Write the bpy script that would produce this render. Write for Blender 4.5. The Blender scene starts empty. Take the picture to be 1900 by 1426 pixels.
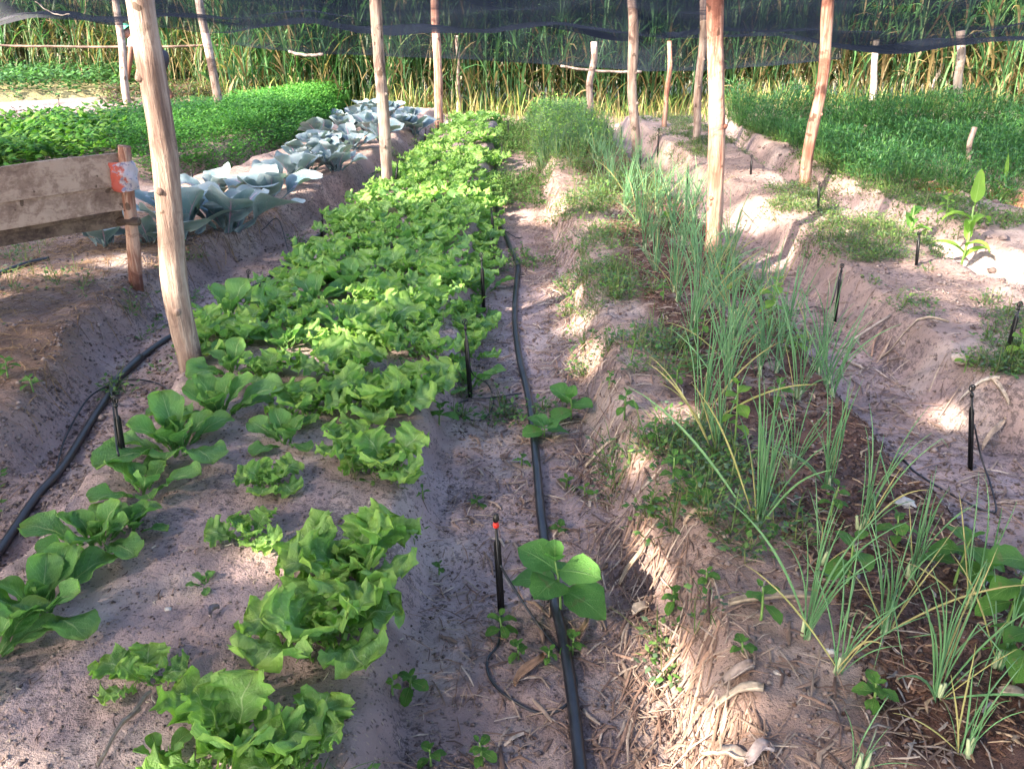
import bpy, math, random
import numpy as np
from mathutils import Vector, Matrix
R_ = math.radians
rng = np.random.default_rng(7)
random.seed(7)
scene = bpy.context.scene
C = scene.collection

# ------------------------------------------------------------------ camera
F = 1550.0; CX = 950.0; CY = 713.0; PITCH = math.atan(713/1550.0); H = 1.65
cam = bpy.data.cameras.new('camera'); camo = bpy.data.objects.new('camera', cam); C.objects.link(camo)
cam.sensor_width = 36; cam.lens = 36*F/1900; cam.clip_end = 500; cam.clip_start = 0.05
camo.location = (0, 0, H); camo.rotation_euler = (math.pi/2-PITCH, 0, 0)
scene.camera = camo
# ------------------------------------------------------------------ light
SUN = Vector((-0.64, -0.52, 0.56)).normalized()
EL = math.asin(SUN.z); AZ = math.atan2(SUN.x, SUN.y)
w = bpy.data.worlds.new('World'); scene.world = w; w.use_nodes = True
nt = w.node_tree; sky = nt.nodes.new('ShaderNodeTexSky'); sky.sky_type = 'NISHITA'; sky.sun_disc = False
sky.sun_elevation = EL; sky.sun_rotation = AZ; sky.air_density = 1.0; sky.dust_density = 2.5; sky.ozone_density = 1.0
bg = nt.nodes['Background']; bg.inputs['Strength'].default_value = 0.15
nt.links.new(sky.outputs[0], bg.inputs['Color'])
sl = bpy.data.lights.new('sun', 'SUN'); sl.energy = 3.2; sl.angle = R_(0.6); sl.color = (1.0, 0.86, 0.68)
so = bpy.data.objects.new('sun', sl); C.objects.link(so); so.rotation_euler = SUN.to_track_quat('Z', 'Y').to_euler()
scene.view_settings.view_transform = 'Standard'; scene.view_settings.look = 'None'
scene.view_settings.gamma = 1; scene.view_settings.use_curve_mapping = False
scene.view_settings.exposure = 3.15

# ------------------------------------------------------------------ helpers
sp, cp = math.sin(PITCH), math.cos(PITCH)
def ray(u, v):
    a = (u-CX)/F; b = (CY-v)/F
    return np.array([a, cp+b*sp, -sp+b*cp])
def onz(u, v, z=0.0):                 # photo pixel -> point of the horizontal plane z
    d = ray(u, v); t = (z-H)/d[2]
    return np.array([d[0]*t, d[1]*t, z])
def ony(u, v, Y):                     # photo pixel -> point of the vertical plane y
    d = ray(u, v); t = Y/d[1]
    return np.array([d[0]*t, Y, H+d[2]*t])

def _h(ix, iy, s):
    n = (ix.astype(np.int64)*374761393 + iy.astype(np.int64)*668265263 + s*1442695041) & 0x7fffffff
    n = ((n ^ (n >> 13))*1274126177) & 0x7fffffff
    return ((n ^ (n >> 16)) & 0xffff)/65535.0
def vn(x, y, s=0):
    x = np.asarray(x, float); y = np.asarray(y, float)
    x0 = np.floor(x); y0 = np.floor(y); fx = x-x0; fy = y-y0
    fx = fx*fx*(3-2*fx); fy = fy*fy*(3-2*fy)
    a = _h(x0, y0, s); b = _h(x0+1, y0, s); c = _h(x0, y0+1, s); d = _h(x0+1, y0+1, s)
    return (a*(1-fx)+b*fx)*(1-fy)+(c*(1-fx)+d*fx)*fy
def fbm(x, y, s=0, o=4):
    t = 0; am = .5; f = 1
    for k in range(o):
        t = t+am*(vn(np.asarray(x)*f, np.asarray(y)*f, s+k*17)-.5); am *= .5; f *= 2.03
    return t                          # about -.5 .. .5
def ss(t):
    t = np.clip(t, 0, 1); return t*t*(3-2*t)

def link(name, me, parent=None, mat=None, smooth=True):
    o = bpy.data.objects.new(name, me); C.objects.link(o)
    if parent is not None: o.parent = parent
    if mat is not None and len(me.materials) == 0: me.materials.append(mat)
    return o
def mesh(name, V, Fc, mat=None, uv=None, smooth=True, col=None):
    me = bpy.data.meshes.new(name)
    V = np.asarray(V, dtype=np.float32)
    if isinstance(Fc, np.ndarray) and Fc.ndim == 2:
        k = Fc.shape[1]; n = Fc.shape[0]
        me.vertices.add(len(V)); me.vertices.foreach_set('co', V.ravel())
        me.loops.add(n*k); me.loops.foreach_set('vertex_index', Fc.astype(np.int32).ravel())
        me.polygons.add(n); me.polygons.foreach_set('loop_start', np.arange(0, n*k, k, dtype=np.int32))
        me.update(calc_edges=True)
    else:
        me.from_pydata([tuple(map(float, p)) for p in V], [], [tuple(int(i) for i in f) for f in Fc]); me.update()
    if smooth: me.polygons.foreach_set('use_smooth', np.ones(len(me.polygons), bool))
    if uv is not None:
        l = me.uv_layers.new(name='UVMap'); vi = np.empty(len(me.loops), np.int32)
        me.loops.foreach_get('vertex_index', vi); l.data.foreach_set('uv', np.asarray(uv, np.float32)[vi].ravel())
    if col is not None:
        a = me.color_attributes.new('tint', 'FLOAT_COLOR', 'POINT')
        c = np.ones((len(V), 4), np.float32); c[:, :col.shape[1]] = col; a.data.foreach_set('color', c.ravel())
    if mat is not None: me.materials.append(mat)
    me.validate(); return me
def empty(name, loc, rz=0.0):
    o = bpy.data.objects.new(name, None); C.objects.link(o); o.location = loc; o.rotation_euler = (0, 0, rz)
    o.empty_display_size = .05; return o
def tag(o, label=None, cat=None, group=None, kind=None):
    if label: o['label'] = label
    if cat: o['category'] = cat
    if group: o['group'] = group
    if kind: o['kind'] = kind
    return o

# ------------------------------------------------------------------ materials
class NB:
    def __init__(s, name):
        s.m = bpy.data.materials.new(name); s.m.use_nodes = True; s.t = s.m.node_tree; s.n = s.t.nodes
        s.b = s.n['Principled BSDF']; s.out = s.n['Material Output']
    def N(s, typ, **kw):
        n = s.n.new(typ)
        for k, v in kw.items():
            if k in ('inp',):
                for i, x in v.items(): n.inputs[i].default_value = x
            else: setattr(n, k, v)
        return n
    def L(s, a, b): s.t.links.new(a, b)
    def math(s, op, a, b=None, c=None, clamp=False):
        n = s.n.new('ShaderNodeMath'); n.operation = op; n.use_clamp = clamp
        for i, x in enumerate((a, b, c)):
            if x is None: continue
            if isinstance(x, (int, float)): n.inputs[i].default_value = x
            else: s.L(x, n.inputs[i])
        return n.outputs[0]
    def mix(s, f, a, b, mode='MIX'):
        n = s.n.new('ShaderNodeMix'); n.data_type = 'RGBA'; n.blend_type = mode
        for i, x in ((0, f), (6, a), (7, b)):
            if isinstance(x, (int, float)): n.inputs[i].default_value = x
            elif isinstance(x, (tuple, list)): n.inputs[i].default_value = (*x[:3], 1)
            else: s.L(x, n.inputs[i])
        return n.outputs[2]
    def noise(s, scale, detail=3, rough=.6, vec=None, dist=0):
        n = s.N('ShaderNodeTexNoise', inp={'Scale': scale, 'Detail': detail, 'Roughness': rough, 'Distortion': dist})
        if vec is not None: s.L(vec, n.inputs['Vector'])
        return n.outputs['Fac']
    def ramp(s, f, stops):
        n = s.n.new('ShaderNodeValToRGB'); e = n.color_ramp.elements
        while len(e) < len(stops): e.new(.5)
        for i, (p, c) in enumerate(stops): e[i].position = p; e[i].color = (*c, 1)
        s.L(f, n.inputs[0]); return n.outputs[0]
    def bump(s, h, strength=.5, dist=.01, normal=None):
        n = s.N('ShaderNodeBump', inp={'Strength': strength, 'Distance': dist}); s.L(h, n.inputs['Height'])
        if normal is not None: s.L(normal, n.inputs['Normal'])
        return n.outputs[0]

def leaf_mat(name, dark, light, vein=None, veins=7, trans=.4, rough=.45, tip=None, nscale=9, attr=False, vein_w=.09, blister=0.0):
    k = NB(name); co = k.N('ShaderNodeTexCoord')
    oi = k.N('ShaderNodeObjectInfo')
    n1 = k.noise(nscale, 3, .6, co.outputs['Object'])
    f = k.math('ADD', k.math('MULTIPLY', n1, 1.1), k.math('MULTIPLY', oi.outputs['Random'], .55))
    f = k.math('SUBTRACT', f, .35, clamp=True)
    if attr:
        a = k.N('ShaderNodeAttribute', attribute_name='tint')
        col = k.mix(f, dark, light); col = k.mix(1.0, col, a.outputs['Color'], 'MULTIPLY')
    else: col = k.mix(f, dark, light)
    nrm = None
    if vein is not None:
        uv = k.N('ShaderNodeSeparateXYZ'); k.L(co.outputs['UV'], uv.inputs[0])
        s = k.math('MULTIPLY', k.math('ABSOLUTE', k.math('SUBTRACT', uv.outputs[0], .5)), 2.0)
        wob = k.math('MULTIPLY', k.math('SUBTRACT', k.noise(12, 2, .5, co.outputs['UV']), .5), 1.0)
        ph = k.math('ADD', k.math('SUBTRACT', k.math('MULTIPLY', uv.outputs[1], veins), k.math('MULTIPLY', s, veins*.42)), wob)
        tri = k.math('PINGPONG', ph, .5)
        sv = k.math('SUBTRACT', 1.0, k.math('DIVIDE', tri, vein_w), clamp=True)
        sv = k.math('MULTIPLY', sv, k.math('SUBTRACT', 1.0, k.math('MULTIPLY', s, .8)))
        wid = k.math('MULTIPLY', k.math('SUBTRACT', 1.12, uv.outputs[1]), .11)
        mr = k.math('SUBTRACT', 1.0, k.math('DIVIDE', s, wid), clamp=True)
        vv = k.math('MAXIMUM', k.math('MULTIPLY', sv, .6), mr)
        col = k.mix(vv, col, vein)
        hgt = k.math('ADD', k.math('MULTIPLY', vv, -1.0), k.math('MULTIPLY', k.noise(34, 2, .6, co.outputs['UV']), 1.2+blister))
        nrm = k.bump(hgt, .55, .006)
        if tip is not None:
            e = k.math('MULTIPLY', k.math('POWER', s, 4.0), .6)
            e = k.math('MAXIMUM', e, k.math('POWER', uv.outputs[1], 6.0))
            col = k.mix(k.math('MULTIPLY', e, .8), col, tip)
    # holes, browned patches and dust
    bt = k.math('GREATER_THAN', k.noise(26, 2, .5, co.outputs['Object']), .70)
    col = k.mix(k.math('MULTIPLY', bt, .35), col, (.22, .17, .08))
    k.L(col, k.b.inputs['Base Color']); k.b.inputs['Roughness'].default_value = rough
    k.b.inputs['Specular IOR Level'].default_value = .35
    tr = k.N('ShaderNodeBsdfTranslucent'); br = k.mix(1.0, col, (1.05, 1.25, .65), 'MULTIPLY'); k.L(br, tr.inputs[0])
    if nrm is not None: k.L(nrm, k.b.inputs['Normal'])
    ms = k.N('ShaderNodeMixShader'); ms.inputs[0].default_value = trans
    k.L(k.b.outputs[0], ms.inputs[1]); k.L(tr.outputs[0], ms.inputs[2]); k.L(ms.outputs[0], k.out.inputs[0])
    return k.m

def soil_mat():
    k = NB('soil'); a = k.N('ShaderNodeAttribute', attribute_name='tint'); co = k.N('ShaderNodeTexCoord'); P = co.outputs['Object']
    n1 = k.noise(2.2, 5, .65, P); n2 = k.noise(38, 5, .7, P); n3 = k.noise(150, 3, .7, P)
    v = k.math('ADD', k.math('MULTIPLY', n1, .75), k.math('ADD', k.math('MULTIPLY', n2, .9), k.math('MULTIPLY', n3, .5)))
    g = k.ramp(v, [(.70, (.42, .39, .41)), (1.02, (1.0, 1.0, 1.0)), (1.36, (1.6, 1.55, 1.5))])
    col = k.mix(1.0, a.outputs['Color'], g, 'MULTIPLY')
    mp = k.N('ShaderNodeMapping'); k.L(P, mp.inputs[0]); mp.inputs['Scale'].default_value = (1, 2.6, 1)
    vo = k.N('ShaderNodeTexVoronoi', inp={'Scale': 46.0}); k.L(mp.outputs[0], vo.inputs['Vector'])
    pick = k.math('GREATER_THAN', k.N('ShaderNodeSeparateColor').outputs[0], 2)
    sc = k.N('ShaderNodeSeparateColor'); k.L(vo.outputs['Color'], sc.inputs[0])
    pk = k.math('MULTIPLY', k.math('GREATER_THAN', sc.outputs[0], .86), k.math('LESS_THAN', vo.outputs['Distance'], .28))
    col = k.mix(k.math('MULTIPLY', pk, .55), col, (.42, .33, .24))
    dk = k.math('MULTIPLY', k.math('LESS_THAN', sc.outputs[0], .22), k.math('LESS_THAN', vo.outputs['Distance'], .3))
    col = k.mix(k.math('MULTIPLY', dk, .6), col, (.05, .035, .03))
    k.L(col, k.b.inputs['Base Color']); k.b.inputs['Roughness'].default_value = .95; k.b.inputs['Specular IOR Level'].default_value = .15
    hh = k.math('ADD', n2, k.math('MULTIPLY', n3, .45)); k.L(k.bump(hh, .9, .018), k.b.inputs['Normal'])
    return k.m

def wood_mat(name, c1, c2, c3, scale=(14, 14, 1.6), rough=.8, bstr=.6, bark=.75):
    k = NB(name); co = k.N('ShaderNodeTexCoord'); oi = k.N('ShaderNodeObjectInfo')
    ad = k.N('ShaderNodeVectorMath', operation='ADD'); k.L(co.outputs['Object'], ad.inputs[0])
    cm = k.N('ShaderNodeCombineXYZ'); r9 = k.math('MULTIPLY', oi.outputs['Random'], 31.0)
    for i in range(3): k.L(r9, cm.inputs[i])
    k.L(cm.outputs[0], ad.inputs[1])
    mp = k.N('ShaderNodeMapping'); k.L(ad.outputs[0], mp.inputs[0]); mp.inputs['Scale'].default_value = scale
    n1 = k.noise(1.6, 6, .65, mp.outputs[0], .6); n2 = k.noise(7, 5, .7, mp.outputs[0]); n0 = k.noise(3.2, 3, .6, ad.outputs[0])
    f = k.math('ADD', k.math('MULTIPLY', n1, .8), k.math('ADD', k.math('MULTIPLY', n2, .45), k.math('MULTIPLY', n0, .55)))
    col = k.ramp(f, [(.62, c1), (.86, c2), (1.12, c3)])
    bk = k.noise(4.2, 5, .7, ad.outputs[0], .8); col = k.mix(k.math('MULTIPLY', k.math('MULTIPLY', k.math('SUBTRACT', bk, .53), 9.0, clamp=True), bark), col, c1)
    sp_ = k.noise(11, 2, .5, ad.outputs[0]); col = k.mix(k.math('MULTIPLY', k.math('GREATER_THAN', sp_, .68), .7), col, (.05, .03, .02))
    k.L(col, k.b.inputs['Base Color']); k.b.inputs['Roughness'].default_value = rough; k.b.inputs['Specular IOR Level'].default_value = .2
    k.L(k.bump(k.math('ADD', n2, n1), bstr, .012), k.b.inputs['Normal']); return k.m

def plain(name, col, rough=.6, var=.25, spec=.3, scale=20, bump=.2):
    k = NB(name); co = k.N('ShaderNodeTexCoord'); n = k.noise(scale, 4, .65, co.outputs['Object'])
    c = k.ramp(n, [(.3, tuple(x*(1-var) for x in col)), (.7, tuple(min(1, x*(1+var)) for x in col))])
    k.L(c, k.b.inputs['Base Color']); k.b.inputs['Roughness'].default_value = rough; k.b.inputs['Specular IOR Level'].default_value = spec
    k.L(k.bump(n, bump, .005), k.b.inputs['Normal']); return k.m
def tint_mat(name, rough=.8, trans=0.0):
    k = NB(name); a = k.N('ShaderNodeAttribute', attribute_name='tint'); co = k.N('ShaderNodeTexCoord')
    n = k.noise(60, 3, .6, co.outputs['Object']); g = k.ramp(n, [(.3, (.65, .65, .65)), (.7, (1.25, 1.25, 1.25))])
    col = k.mix(1.0, a.outputs['Color'], g, 'MULTIPLY'); k.L(col, k.b.inputs['Base Color']); k.b.inputs['Roughness'].default_value = rough
    k.b.inputs['Specular IOR Level'].default_value = .2
    if trans > 0:
        tr = k.N('ShaderNodeBsdfTranslucent'); k.L(col, tr.inputs[0]); ms = k.N('ShaderNodeMixShader'); ms.inputs[0].default_value = trans
        k.L(k.b.outputs[0], ms.inputs[1]); k.L(tr.outputs[0], ms.inputs[2]); k.L(ms.outputs[0], k.out.inputs[0])
    return k.m
def net_mat(name, col, dens, sheen=.0):
    # woven shade cloth: threads with holes between; 'tint' red is opacity, green mixes in a painted sunlit grey
    k = NB(name); a = k.N('ShaderNodeAttribute', attribute_name='tint'); co = k.N('ShaderNodeTexCoord')
    sc = k.N('ShaderNodeSeparateColor'); k.L(a.outputs['Color'], sc.inputs[0])
    mp = k.N('ShaderNodeMapping'); k.L(co.outputs['UV'], mp.inputs[0]); mp.inputs['Scale'].default_value = (1.2, 9, 1)
    n = k.noise(3.0, 4, .6, mp.outputs[0], .5)
    d = k.math('MULTIPLY', sc.outputs[0], k.math('ADD', dens-.18, k.math('MULTIPLY', n, .36)), clamp=True)
    df = k.N('ShaderNodeBsdfDiffuse'); tl = k.N('ShaderNodeBsdfTranslucent'); tp = k.N('ShaderNodeBsdfTransparent')
    c = k.mix(sc.outputs[1], col, (.30, .28, .29)); k.L(c, df.inputs[0]); k.L(c, tl.inputs[0])
    m1 = k.N('ShaderNodeMixShader'); m1.inputs[0].default_value = .35; k.L(df.outputs[0], m1.inputs[1]); k.L(tl.outputs[0], m1.inputs[2])
    m2 = k.N('ShaderNodeMixShader'); k.L(d, m2.inputs[0]); k.L(tp.outputs[0], m2.inputs[1]); k.L(m1.outputs[0], m2.inputs[2])
    k.L(m2.outputs[0], k.out.inputs[0]); return k.m

M = {}
M['soil'] = soil_mat()
M['lettuce'] = leaf_mat('lettuce_leaf', (.13, .30, .08), (.30, .50, .17), (.48, .62, .36), 8, .42, .42, (.30, .46, .08), 7, blister=.8)
M['lettuce_deep'] = leaf_mat('cos_leaf', (.075, .22, .06), (.18, .38, .12), (.42, .56, .26), 9, .35, .36, (.20, .34, .07), 7, blister=1.2)
M['cabbage'] = leaf_mat('cabbage_leaf', (.055, .11, .135), (.14, .21, .25), (.42, .22, .36), 5, .15, .42, (.36, .42, .46), 6, vein_w=.05)
M['weed'] = leaf_mat('weed_leaf', (.05, .15, .025), (.12, .28, .05), (.22, .38, .10), 7, .4, .5, None, 12)
M['weed_mid'] = leaf_mat('weed_leaf_mid', (.07, .21, .045), (.14, .33, .07), (.2, .36, .12), 6, .4, .5, None, 8)
M['weed_pale'] = leaf_mat('weed_leaf_pale', (.12, .27, .04), (.25, .42, .07), (.3, .48, .13), 7, .5, .5, None, 12)
M['onion'] = leaf_mat('onion_leaf', (.07, .19, .085), (.16, .31, .15), None, trans=.15, rough=.38, nscale=5)
M['onion_old'] = leaf_mat('onion_leaf_yellow', (.25, .27, .09), (.42, .36, .18), None, trans=.15, rough=.6, nscale=5)
M['foliage'] = leaf_mat('foliage_mass', (.6, .6, .6), (1.15, 1.15, 1.15), None, trans=.38, rough=.5, attr=True, nscale=4)
M['stem'] = plain('green_stem', (.14, .24, .07), .6)
M['pole'] = wood_mat('pole_wood', (.11, .07, .062), (.30, .21, .178), (.47, .37, .32), (16, 16, 1.4), .85, 1.0, .9)
M['pole_red'] = wood_mat('pole_wood_red', (.12, .045, .035), (.30, .14, .10), (.50, .32, .25), (20, 20, .9), .85, 1.0, .85)
M['pole_grey'] = wood_mat('pole_wood_pale', (.12, .085, .07), (.28, .215, .18), (.44, .37, .32))
M['rail'] = wood_mat('rail_wood', (.05, .038, .035), (.11, .085, .078), (.2, .17, .15))
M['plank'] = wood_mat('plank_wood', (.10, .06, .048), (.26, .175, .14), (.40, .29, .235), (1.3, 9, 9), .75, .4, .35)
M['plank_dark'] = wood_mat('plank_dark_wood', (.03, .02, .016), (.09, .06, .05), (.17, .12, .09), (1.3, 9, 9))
M['pipe'] = plain('black_polythene', (.016, .017, .024), .36, .5, .5, 9, .15)
M['stake'] = plain('black_plastic', (.008, .008, .010), .42, .3, .4)
M['red'] = plain('red_plastic', (.55, .03, .02), .4)
M['litter'] = tint_mat('dry_litter', .85, .12)
M['net'] = net_mat('shade_cloth', (.015, .019, .030), .94)
M['net_back'] = net_mat('back_shade_cloth', (.014, .019, .028), .60)

# ------------------------------------------------------------------ terrain: raised beds and trodden paths
def edge(pts, z=0.0):
    P = np.array([onz(u, v, z)[:2] for u, v in pts]); o = np.argsort(P[:, 1]); X = P[o, 0]; Y = P[o, 1]
    def f(y):
        y = np.asarray(y, float); r = np.interp(y, Y, X)
        s0 = (X[1]-X[0])/(Y[1]-Y[0]); s1 = (X[-1]-X[-2])/(Y[-1]-Y[-2])
        r = np.where(y < Y[0], X[0]+s0*(y-Y[0]), r); return np.where(y > Y[-1], X[-1]+s1*(y-Y[-1]), r)
    return f
E0 = edge([(-60, 935), (60, 880), (135, 820), (200, 690), (300, 590), (420, 500), (520, 450), (600, 400), (690, 345), (755, 290), (810, 240), (840, 215)])
E1 = edge([(-140, 1220), (20, 1070), (215, 880), (330, 720), (400, 640), (520, 540), (620, 450), (720, 355), (775, 305), (830, 245), (850, 222)])
E2 = edge([(762, 1440), (790, 1250), (818, 1000), (838, 850), (866, 700), (892, 550), (903, 450), (912, 350), (926, 260), (932, 225)])
E3 = edge([(1255, 1440), (1215, 1200), (1155, 1000), (1105, 850), (1070, 700), (1042, 560), (1022, 450), (1000, 350), (982, 280), (972, 225)])
E4 = edge([(2200, 1400), (1900, 1110), (1720, 930), (1600, 800), (1500, 660), (1400, 540), (1310, 440), (1225, 360), (1150, 285), (1105, 232)])
E5 = edge([(2150, 960), (1900, 850), (1760, 780), (1650, 690), (1530, 570), (1440, 480), (1340, 395), (1240, 325), (1165, 265), (1125, 228)])
E6 = edge([(2100, 700), (1900, 600), (1780, 545), (1690, 485), (1560, 428), (1460, 365), (1380, 305), (1320, 258), (1270, 225)])
E7 = edge([(2100, 630), (1900, 545), (1800, 495), (1630, 425), (1520, 370), (1410, 305), (1345, 258), (1290, 225)])
BEDS = [  # left foot, right foot, height, slope width, y start, y end
    (edge([(-1500, 760), (-700, 620), (-200, 520), (0, 470), (200, 410), (340, 362), (440, 332), (540, 300), (600, 258), (660, 224), (700, 205)]), E0, .20, .20, -9, 13.5),
    (E1, E2, .15, .13, -9, 12.6),
    (E3, E4, .20, .17, -9, 12.4),
    (E5, E6, .23, .16, -9, 12.2),
    (E7, edge([(2400, 560), (1900, 428), (1700, 360), (1500, 305), (1400, 265), (1340, 235)]), .20, .15, -9, 12.2),
    (edge([(2400, 520), (1900, 405), (1740, 350), (1600, 305), (1480, 270), (1390, 240), (1330, 222)]), edge([(3500, 330), (2300, 260), (1900, 225), (1600, 195), (1400, 185)]), .16, .25, -9, 16),
    (edge([(-900, 330), (-300, 285), (0, 262), (240, 245), (420, 228), (520, 205), (620, 185)]), edge([(-900, 520), (-300, 430), (0, 385), (240, 345), (400, 322), (500, 292), (560, 260), (640, 216), (690, 194)]), .20, .2, -9, 15.5),
    (edge([(-300, 235), (0, 215), (240, 200), (400, 182), (500, 170)]), edge([(-300, 265), (0, 246), (240, 232), (420, 214), (560, 186), (620, 176)]), .22, .3, -9, 17),
    (edge([(-300, 178), (0, 168), (240, 158), (350, 150)]), edge([(-300, 215), (0, 200), (240, 188), (330, 177), (400, 168)]), .22, .3, -9, 21),
]
def bedmask(b, x, y):
    L, Rr, hh, sw, y0, y1 = b
    wob = fbm(x*2.3, y*2.3, 5, 3)*.16
    l = (x-L(y)+wob)/sw; r = (Rr(y)-x+wob)/sw
    return ss(l)*ss(r)*ss((y1-y)/.5)
FEET = [onz(u, v, .05)[:2] for u, v in ((357, 684), (718, 350), (1178, 302), (1292, 262), (1320, 470), (1500, 334), (250, 524), (411, 229))]
def height(x, y, fine=True):
    x = np.asarray(x, float); y = np.asarray(y, float); z = np.zeros(np.broadcast(x, y).shape)
    for b in BEDS: z = np.maximum(z, bedmask(b, x, y)*b[2])
    d = np.clip(z/.15, 0, 1); sl_ = d*(1-d)*4
    z = z + fbm(x*.8, y*.8, 1, 3)*.06
    z = z + fbm(x*5, y*5, 2, 3)*(.036+.07*sl_)
    for fx, fy in FEET: z = z+.04*np.exp(-((x-fx)**2+(y-fy)**2)/.018)
    z = z - .018*ss((fbm(x*3.3, y*3.3, 9, 2)-.08)*9)      # trodden dents
    # crumbly clods and eroded ledges on the banks
    z = z + np.abs(fbm(x*13, y*13, 3, 3))*(.030+.045*sl_)
    if fine: z = z + fbm(x*42, y*42, 4, 2)*.011
    # far ground stays flat
    return z
def gz(x, y): return float(height(np.array([x]), np.array([y]))[0])
def grow(a, b, s0, k, lim):          # spacing s0 near a, growing by k
    r = [a]; s = s0
    while r[-1] < b: r.append(r[-1]+min(s, lim)); s = s*k
    return r
def base_on(u, v, it=4):              # point of the uneven ground seen at a photo pixel
    z = .08
    for _ in range(it):
        p = onz(u, v, z); z = gz(p[0], p[1])
    return np.array([p[0], p[1], z])
xs = np.array([-q for q in grow(2.0, 60, .018, 1.018, 3)][::-1] + list(np.arange(-1.985, 2.0, .0155)) + grow(2.0, 60, .018, 1.018, 3))
ys = np.array([-12, -8, -5, -3, -1.5, -.6, 0, .4, .7] + grow(.9, 80, .0125, 1.0052, .085)[:330])
ys = np.concatenate([ys, np.array(grow(ys[-1]+.08, 90, .09, 1.06, 4))])
GX, GY = np.meshgrid(xs, ys); GZ = height(GX, GY)
V = np.stack([GX, GY, GZ], -1).reshape(-1, 3)
# what the ground is made of, with shade painted in at far left
sand = np.array([.255, .197, .201]); bank = np.array([.265, .19, .16]); mulch = np.array([.085, .045, .036]); straw = np.array([.20, .125, .085]); redsoil = np.array([.40, .13, .06]); pale = np.array([.215, .162, .145])
col = np.broadcast_to(sand, GX.shape+(3,)).copy()
def blend(mask, c):
    global col
    col = col*(1-mask[..., None])+c*mask[..., None]
n1 = fbm(GX*1.3, GY*1.3, 31, 4)
blend(ss((n1+.02)*5)*.35, sand*.72)
mB = [bedmask(b, GX, GY) for b in BEDS]
blend(mB[0]*.6, bank*.85); blend(mB[2]*.75, bank)
for i in (3, 4, 5): blend(mB[i]*.75, pale)
for i in (7, 8): blend(mB[i]*.8, sand*.5)  # two far left beds darkened in the colour to stand in for shade
blend(ss((-3.2-GX)/1.0)*ss((GY-9)/1.0)*.6, sand*.5)  # shade on the far left ground, painted as darker sand
ow = (GX-E3(GY))/(E4(GY)-E3(GY)+1e-6)
om = ss((ow-.30+fbm(GX*3, GY*3, 41, 3)*.35)*9)*ss((.98-ow)*7)*mB[2]
blend(om*.95, mulch)
sm = ss((fbm(GX*1.7, GY*1.7, 44, 3)+.05)*6)*mB[0]
blend((.35+.65*sm)*mB[0]*.75*ss((5.6-GY)*1.2), straw*.7)
blend((1-np.clip(sum(mB), 0, 1))*ss((fbm(GX*2.2, GY*2.2, 47, 3))*6)*.4, np.array([.16, .115, .10]))
for (u, v, r) in ((1750, 362, .28), (1730, 370, .2), (1880, 372, .35), (1850, 375, .2), (480, 1000, 0)):
    p = onz(u, v, .1); blend(ss(1.3-np.hypot(GX-p[0], (GY-p[1]))/(r+1e-3)+fbm(GX*6, GY*6, 50, 2)*1.5)*(1 if r > 0 else 0), redsoil)
blend(ss((fbm(GX*.9+7, GY*.9, 52, 4)-.03)*9)*.38, np.array([.12, .085, .08]))
blend(ss((fbm(GX*2.6, GY*2.6+3, 53, 4)-.10)*10)*.40, np.array([.36, .30, .28]))
far = ss((GY-13)/2); blend(far*.7, np.array([.16, .15, .06]))
col *= (1+fbm(GX*9, GY*9, 60, 3)*.5)[..., None]
# split into strips: every bed and the paths between them are pieces of the setting of their own
ny, nx = GX.shape
qi, qj = np.meshgrid(np.arange(ny-1), np.arange(nx-1), indexing='ij')
cx_ = (GX[:-1, :-1]+GX[1:, 1:])/2; cy_ = (GY[:-1, :-1]+GY[1:, 1:])/2
zone = np.zeros(cx_.shape, int)
for i, b in enumerate(BEDS):
    inn = (cx_ > b[0](cy_)-.04) & (cx_ < b[1](cy_)+.04) & (cy_ < b[5]) & (cy_ < 16)
    zone[inn & (cx_ > -14) & (cx_ < 14)] = i+1
a = qi*nx+qj
Q = np.stack([a, a+1, a+1+nx, a+nx], -1)
znames = ['ground', 'cabbage_bed', 'lettuce_bed', 'onion_bed', 'fallow_bed', 'weedy_bed', 'carrot_bed', 'coriander_bed', 'dark_leaf_bed', 'far_bed']
zl = ['trodden sandy earth of the paths between the beds', 'raised earth bed under the red cabbages', 'raised sandy bed the lettuces grow on', 'raised bed with dark mulch under the onions',
      'low pale bed right of the onion path', 'weedy pale bed beyond the second trench', 'bed under the feathery greens at right', 'bed under the coriander rows at left', 'bed with dark leafy vines at left', 'farthest bed at left before the tall grass']
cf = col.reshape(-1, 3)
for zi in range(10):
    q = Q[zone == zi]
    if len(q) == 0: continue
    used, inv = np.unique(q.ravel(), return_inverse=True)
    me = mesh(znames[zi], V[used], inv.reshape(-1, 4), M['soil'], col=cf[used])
    tag(link(znames[zi], me), zl[zi], 'ground' if zi == 0 else 'garden bed', None, 'structure')

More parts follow.
